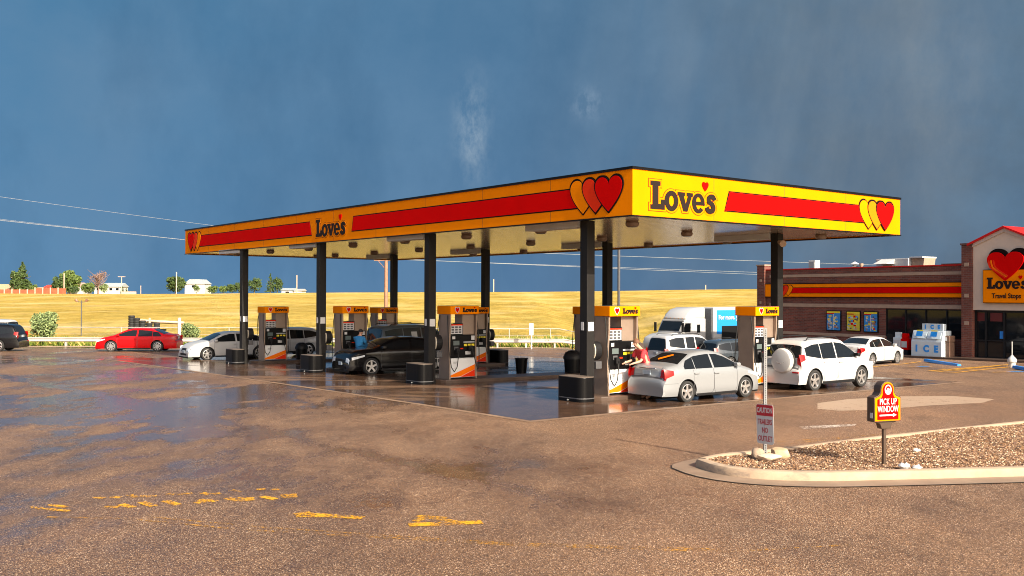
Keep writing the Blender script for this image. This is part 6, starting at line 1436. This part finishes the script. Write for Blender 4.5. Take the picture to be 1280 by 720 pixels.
tree('leafy_tree', 'reddish green shrub in front of the pale gabled house', 92, TD - 3, 366, 357, 13, M['leafdark'], 'round', 16, grp='trees on the skyline', n=700)
tree('leafy_tree', 'round leafy tree between the gabled house and the long white house', 110, TD - 2, 366, 352.5, 16, M['leafmid'], 'round', 17, grp='trees on the skyline', n=1300)
tree('leafy_tree', 'small light green tree in front of the long white house', 130, TD - 3, 366, 353.5, 10, M['leafpale'], 'round', 18, grp='trees on the skyline', n=800)
tree('bare_tree', 'leafless pinkish tree behind the long white house', 123, TD + 12, 366, 337.5, 22, M['leafmid'], 'round', 19, grp='trees on the skyline', bare=True)
for k, (px, ty, ww) in enumerate(((153, 358, 7), (158, 360, 5))): tree('conifer', ['pair', 'right one of the pair'][k] .replace('pair', 'left one of two tiny trees right of the long white house' if k == 0 else 'two tiny trees right of the long white house') if k == 0 else 'right one of two tiny trees right of the long white house', px, TD, 366, ty, ww, M['leafdark'], 'conifer', 20 + k, grp='trees on the skyline', n=400)
tree('leafy_tree', 'dark leafy tree left of the white barn', 219, TD, 366, 343.5, 22, M['leafdark'], 'round', 23, grp='trees on the skyline', n=2200)
tree('leafy_tree', 'tiny shrub in front of the white barn', 246, TD - 3, 366, 355, 8, M['leafmid'], 'round', 24, grp='trees on the skyline', n=400)
labs = ['first low shrub right of the white barn', 'second low shrub right of the white barn', 'low shrub just left of the leftmost canopy column', 'leafy shrub tight against the left side of the leftmost canopy column', 'leafy tree right of the leftmost canopy column', 'tallest tree right of the leftmost canopy column, slim and dark', 'dark shrub at the right end of the trees beyond the leftmost dispenser']
for k, (px, ty, ww, lf_) in enumerate(((266, 357, 13, 'leafmid'), (279, 356.5, 11, 'leafmid'), (290, 354, 13, 'leafdark'), (299, 352.5, 12, 'leafdark'), (318, 347, 17, 'leafdark'), (338, 342, 14, 'leafdark'), (347, 346, 12, 'leafdark'))): tree('leafy_tree' if k != 5 else 'conifer', labs[k], px, TD + k, 366, ty, ww, M[lf_], 'conifer' if k == 5 else 'round', 30 + k, grp='trees on the skyline', n=900)
# poles on the skyline
for k, (px, ty, lab) in enumerate(((16.5, 342, 'skyline pole with a lamp left of the tallest conifer'), (80, 341.5, 'skyline pole between the two halves of the leafy trees'), (220.5, 340, 'skyline pole in front of the dark tree by the white barn'), (152, 346, 'thin aerial mast right of the long white house'), (176, 357, 'short pale post alone on the skyline'), (371, 344, 'tall thin pole on the skyline right of the leftmost canopy column'), (617, 349, 'short pole on the skyline right of the second back column'), (882, 356, 'faint pole on the skyline above the lorry'))):
    t = post('skyline_pole', lab, 'pole', px, TD - 5 if px < 400 else 395, ZD(px, ty, TD - 5 if px < 400 else 395) - gzf(PD(px, 420), TD - 5 if px < 400 else 395), .22 if px not in (152, 176) else .14, M['wood2'], 'poles on the skyline')
    if px == 152: mb = MB(); h_ = ZD(px, ty, 420) - gzf(PD(px, 420), 420); mb.cyl((-1.6, 0, h_), (1.6, 0, h_), .12, n=6); mb.build('crossbar', M['wood2'], t)
    if px == 16.5: mb = MB(); h_ = ZD(px, ty, 420) - gzf(PD(px, 420), 420); mb.box(-.9, 0, -.3, .3, h_ - 1.9, h_ - .9); mb.build('transformer', M['dwhite'], t)
# houses
def house(nm, lab, px0, px1, d, ptop, peave, wall, roof, cat='house', wins=3, depth=9, gable=False, base=366.5):
    x0 = PD(px0, d); x1 = PD(px1, d); zc = gzf((x0 + x1) / 2, d) - .3; ze_ = ZD(px0, peave, d); zr = ZD(px0, ptop, d); t = thing(nm, lab, cat, (x0, d, 0)); L_ = x1 - x0
    mb = MB(); mb.box(0, L_, 0, depth, zc - 1, ze_); mb.build('wall', wall, t)
    mb = MB()
    if gable: mb.prism([(-.4, ze_ + .01), (L_ + .4, ze_ + .01), (L_ * .75, zr), (L_ * .25, zr)] if gable == 'barn' else [(-.4, ze_ + .01), (L_ + .4, ze_ + .01), (L_ / 2, zr)], -.4, depth + .4, 'xz')
    else: mb.prism([(-.5, ze_ + .01), (depth + .5, ze_ + .01), (depth / 2, zr)], -.5, L_ + .5, 'yz')
    mb.build('roof', roof, t)
    for k in range(wins):
        xa = L_ * (k + .35) / wins; w1 = min(1.6, L_ / wins * .45); mb = MB(); mb.box(xa, xa + w1, -.05, .02, ze_ - 1.6, ze_ - .5); wo = mb.build('window', M['glass'], t); mb = MB(); mb.box(xa - .1, xa + w1 + .1, -.03, .01, ze_ - 1.7, ze_ - .4); mb.build('window_frame', M['dwhite'], t)
    return t
rtan = mat('tan_roof', (.50, .30, .18), .9, var=.2); rred = mat('red_roof', (.62, .05, .03), .7); rpale = mat('pale_grey_roof', (.30, .34, .36), .7); wgrey = mat('grey_wall', (.34, .34, .33), .9)
house('house', 'low grey house with a tan roof at the left edge of the skyline', -25, 17, 430, 355.0, 362.5, wgrey, rtan, wins=5)
house('house', 'white house with a bright red roof on the left skyline', 55, 67, 440, 356, 359.5, M['white'], rred, wins=1)
house('shed', 'low tan roofed shed behind the small tree left of the red roofed house', 36, 54, 445, 359, 362, rtan, rtan, cat='shed', wins=1)
house('house', 'pale gabled house half hidden by shrubs left of the long white house', 84, 104, 440, 353, 358.5, M['dwhite'], mat('pink_roof', (.50, .30, .24), .9), wins=1, gable=True)
house('house', 'long white house with a pale grey roof on the left skyline', 118, 150, 438, 353.5, 358.5, M['white'], rpale, wins=4)
house('barn', 'white barn with a curved grey roof on the skyline', 231, 256, 430, 349, 355, M['white'], rpale, cat='barn', wins=1, gable='barn')
house('house', 'small white house right of the trees beyond the leftmost dispenser', 352, 366, 430, 360, 363, M['white'], rpale, wins=1)
house('shed', 'tiny dark roofed shed on the skyline right of the small white house', 367, 377, 430, 361, 363.5, M['dwhite'], wgrey, cat='shed', wins=0)
# fence: each panel with post
fz_m = mat('red_wood_fence', (.30, .085, .04), .85, var=.3, vscale=.6); d = 398
t = thing('wooden_fence', 'red brown wooden fence with pale posts along the left skyline', 'fence', (PD(-4, d), d, 0)); px = -4; k = 0
while px < 76:
    x0 = PD(px, d) - PD(-4, d); x1 = PD(px + 9.6, d) - PD(-4, d); xm = PD(px + 5, d); zc = gzf(xm, d); h_ = 1.6 if px < 36 else (2.2 if px > 42 else .0)
    if h_ > 0:
        mb = MB(); mb.box(x0 + .15, x1, 0, .12, zc - .3, zc + h_); mb.build('panel', fz_m, t)
    else:
        mb = MB(); mb.box(x0 + .2, x1, 0, .1, zc + .5, zc + .65); mb.box(x0 + .2, x1, 0, .1, zc + 1.1, zc + 1.25); mb.build('gate', M['wood2'], t)
    mb = MB(); mb.box(x0 - .25, x0 + .14, -.1, .25, zc - .3, zc + max(h_, 1.5) + .3); mb.build('post', M['wood2'], t); px += 9.6
mb = MB(); d2 = 405; t = thing('low_wall', 'low tan wall on the skyline right of the tiny trees', 'wall', (PD(152, d2), d2, 0)); z_ = gzf(PD(160, d2), d2); mb.box(0, PD(170, d2) - PD(152, d2), 0, .4, z_ - .3, z_ + 1.0); mb.build('wall', M['wood2'], t)
# trailer with old tyres and poles behind the red sedan
d = 76.0; x0 = PD(163, d); zc = gzf(x0, d)
t = thing('pole_trailer', 'old flat trailer with long wooden poles in the field behind the red sedan', 'trailer', (x0, d, zc)); zl = ZD(190, 402, d) - zc
mb = MB(); mb.tube([(0, 0, zl + .12), (4.0, .6, zl - .1)], .10, 8); mb.build('pole_load', M['wood2'], t); mb = MB(); mb.tube([(0, .4, zl + .05), (4.2, .9, zl - .2)], .08, 8); mb.build('pole_load', M['wood'], t)
mb = MB(); mb.box(-.1, 2.4, -.2, 1.2, zl - .75, zl - .6); mb.build('bed', M['dkplastic'], t); mb = MB(); mb.box(1.55, 1.68, -.3, -.2, 0, zl + .3); mb.box(.6, .72, -.3, -.2, 0, zl); mb.build('stake', M['wood2'], t)
tl2 = ['leftmost and tallest black tyre stack on the old trailer', 'second black tyre stack from the left on the old trailer', 'middle black tyre stack on the old trailer', 'fourth black tyre stack from the left on the old trailer', 'lowest and rightmost black tyre stack on the old trailer']
for k in range(5):
    dx = (.25, .65, 1.1, 1.62, 2.2)[k]; h_ = (.95, .85, .62, .55, .38)[k]; o = thing('tyre_stack', tl2[k], 'tyres', (x0 + dx, d - .35, zc + zl - .6), 0, 'tyre stacks on the old trailer')
    n_ = int(h_ / .19)
    for j in range(n_ + 1): mb = MB(); mb.lathe([(.10, 0), (.22, 0), (.25, .05), (.25, .13), (.22, .18), (.10, .18), (.10, 0)], origin=(0, 0, j * .19 - .05), n=14); mb.build('tyre', M['rubber'], o, smooth=True)
# weeds along the rail
rg = random.Random(9); mb = MB(); ms = MB()
for k in range(5200):
    x = rg.uniform(-48, 14); y = rg.uniform(68.6, 73.2); den = .5 + .5 * math.sin(x * .33 + 1.0) * math.sin(x * .11)
    if rg.random() > den * .9 + .1: continue
    z = gzf(x, y); hgt = rg.uniform(.3, 1.0) * (.55 + den * .5) * (1.0 if -12 < x < 10 else .85)
    for q in range(5):
        a = rg.random() * 6.28; l = rg.uniform(.2, .5); w1 = .035; px_, py_ = x + rg.gauss(0, .12), y + rg.gauss(0, .12)
        tgt = mb if rg.random() < (.82 if den > .45 else .5) else ms
        tgt.add([(px_ - w1, py_, z), (px_ + w1, py_, z), (px_ + math.cos(a) * l * .5 + w1 * .6, py_ + math.sin(a) * l * .5, z + hgt * .6), (px_ + math.cos(a) * l, py_ + math.sin(a) * l, z + hgt)], [(0, 1, 2, 3)])
o = mb.build('green_weeds', M['weed'], recalc=False); o['kind'] = 'stuff'; o['label'] = 'green weeds along the guard rail'
o = ms.build('dry_grass', M['straw'], recalc=False); o['kind'] = 'stuff'; o['label'] = 'dry straw coloured grass along the guard rail'
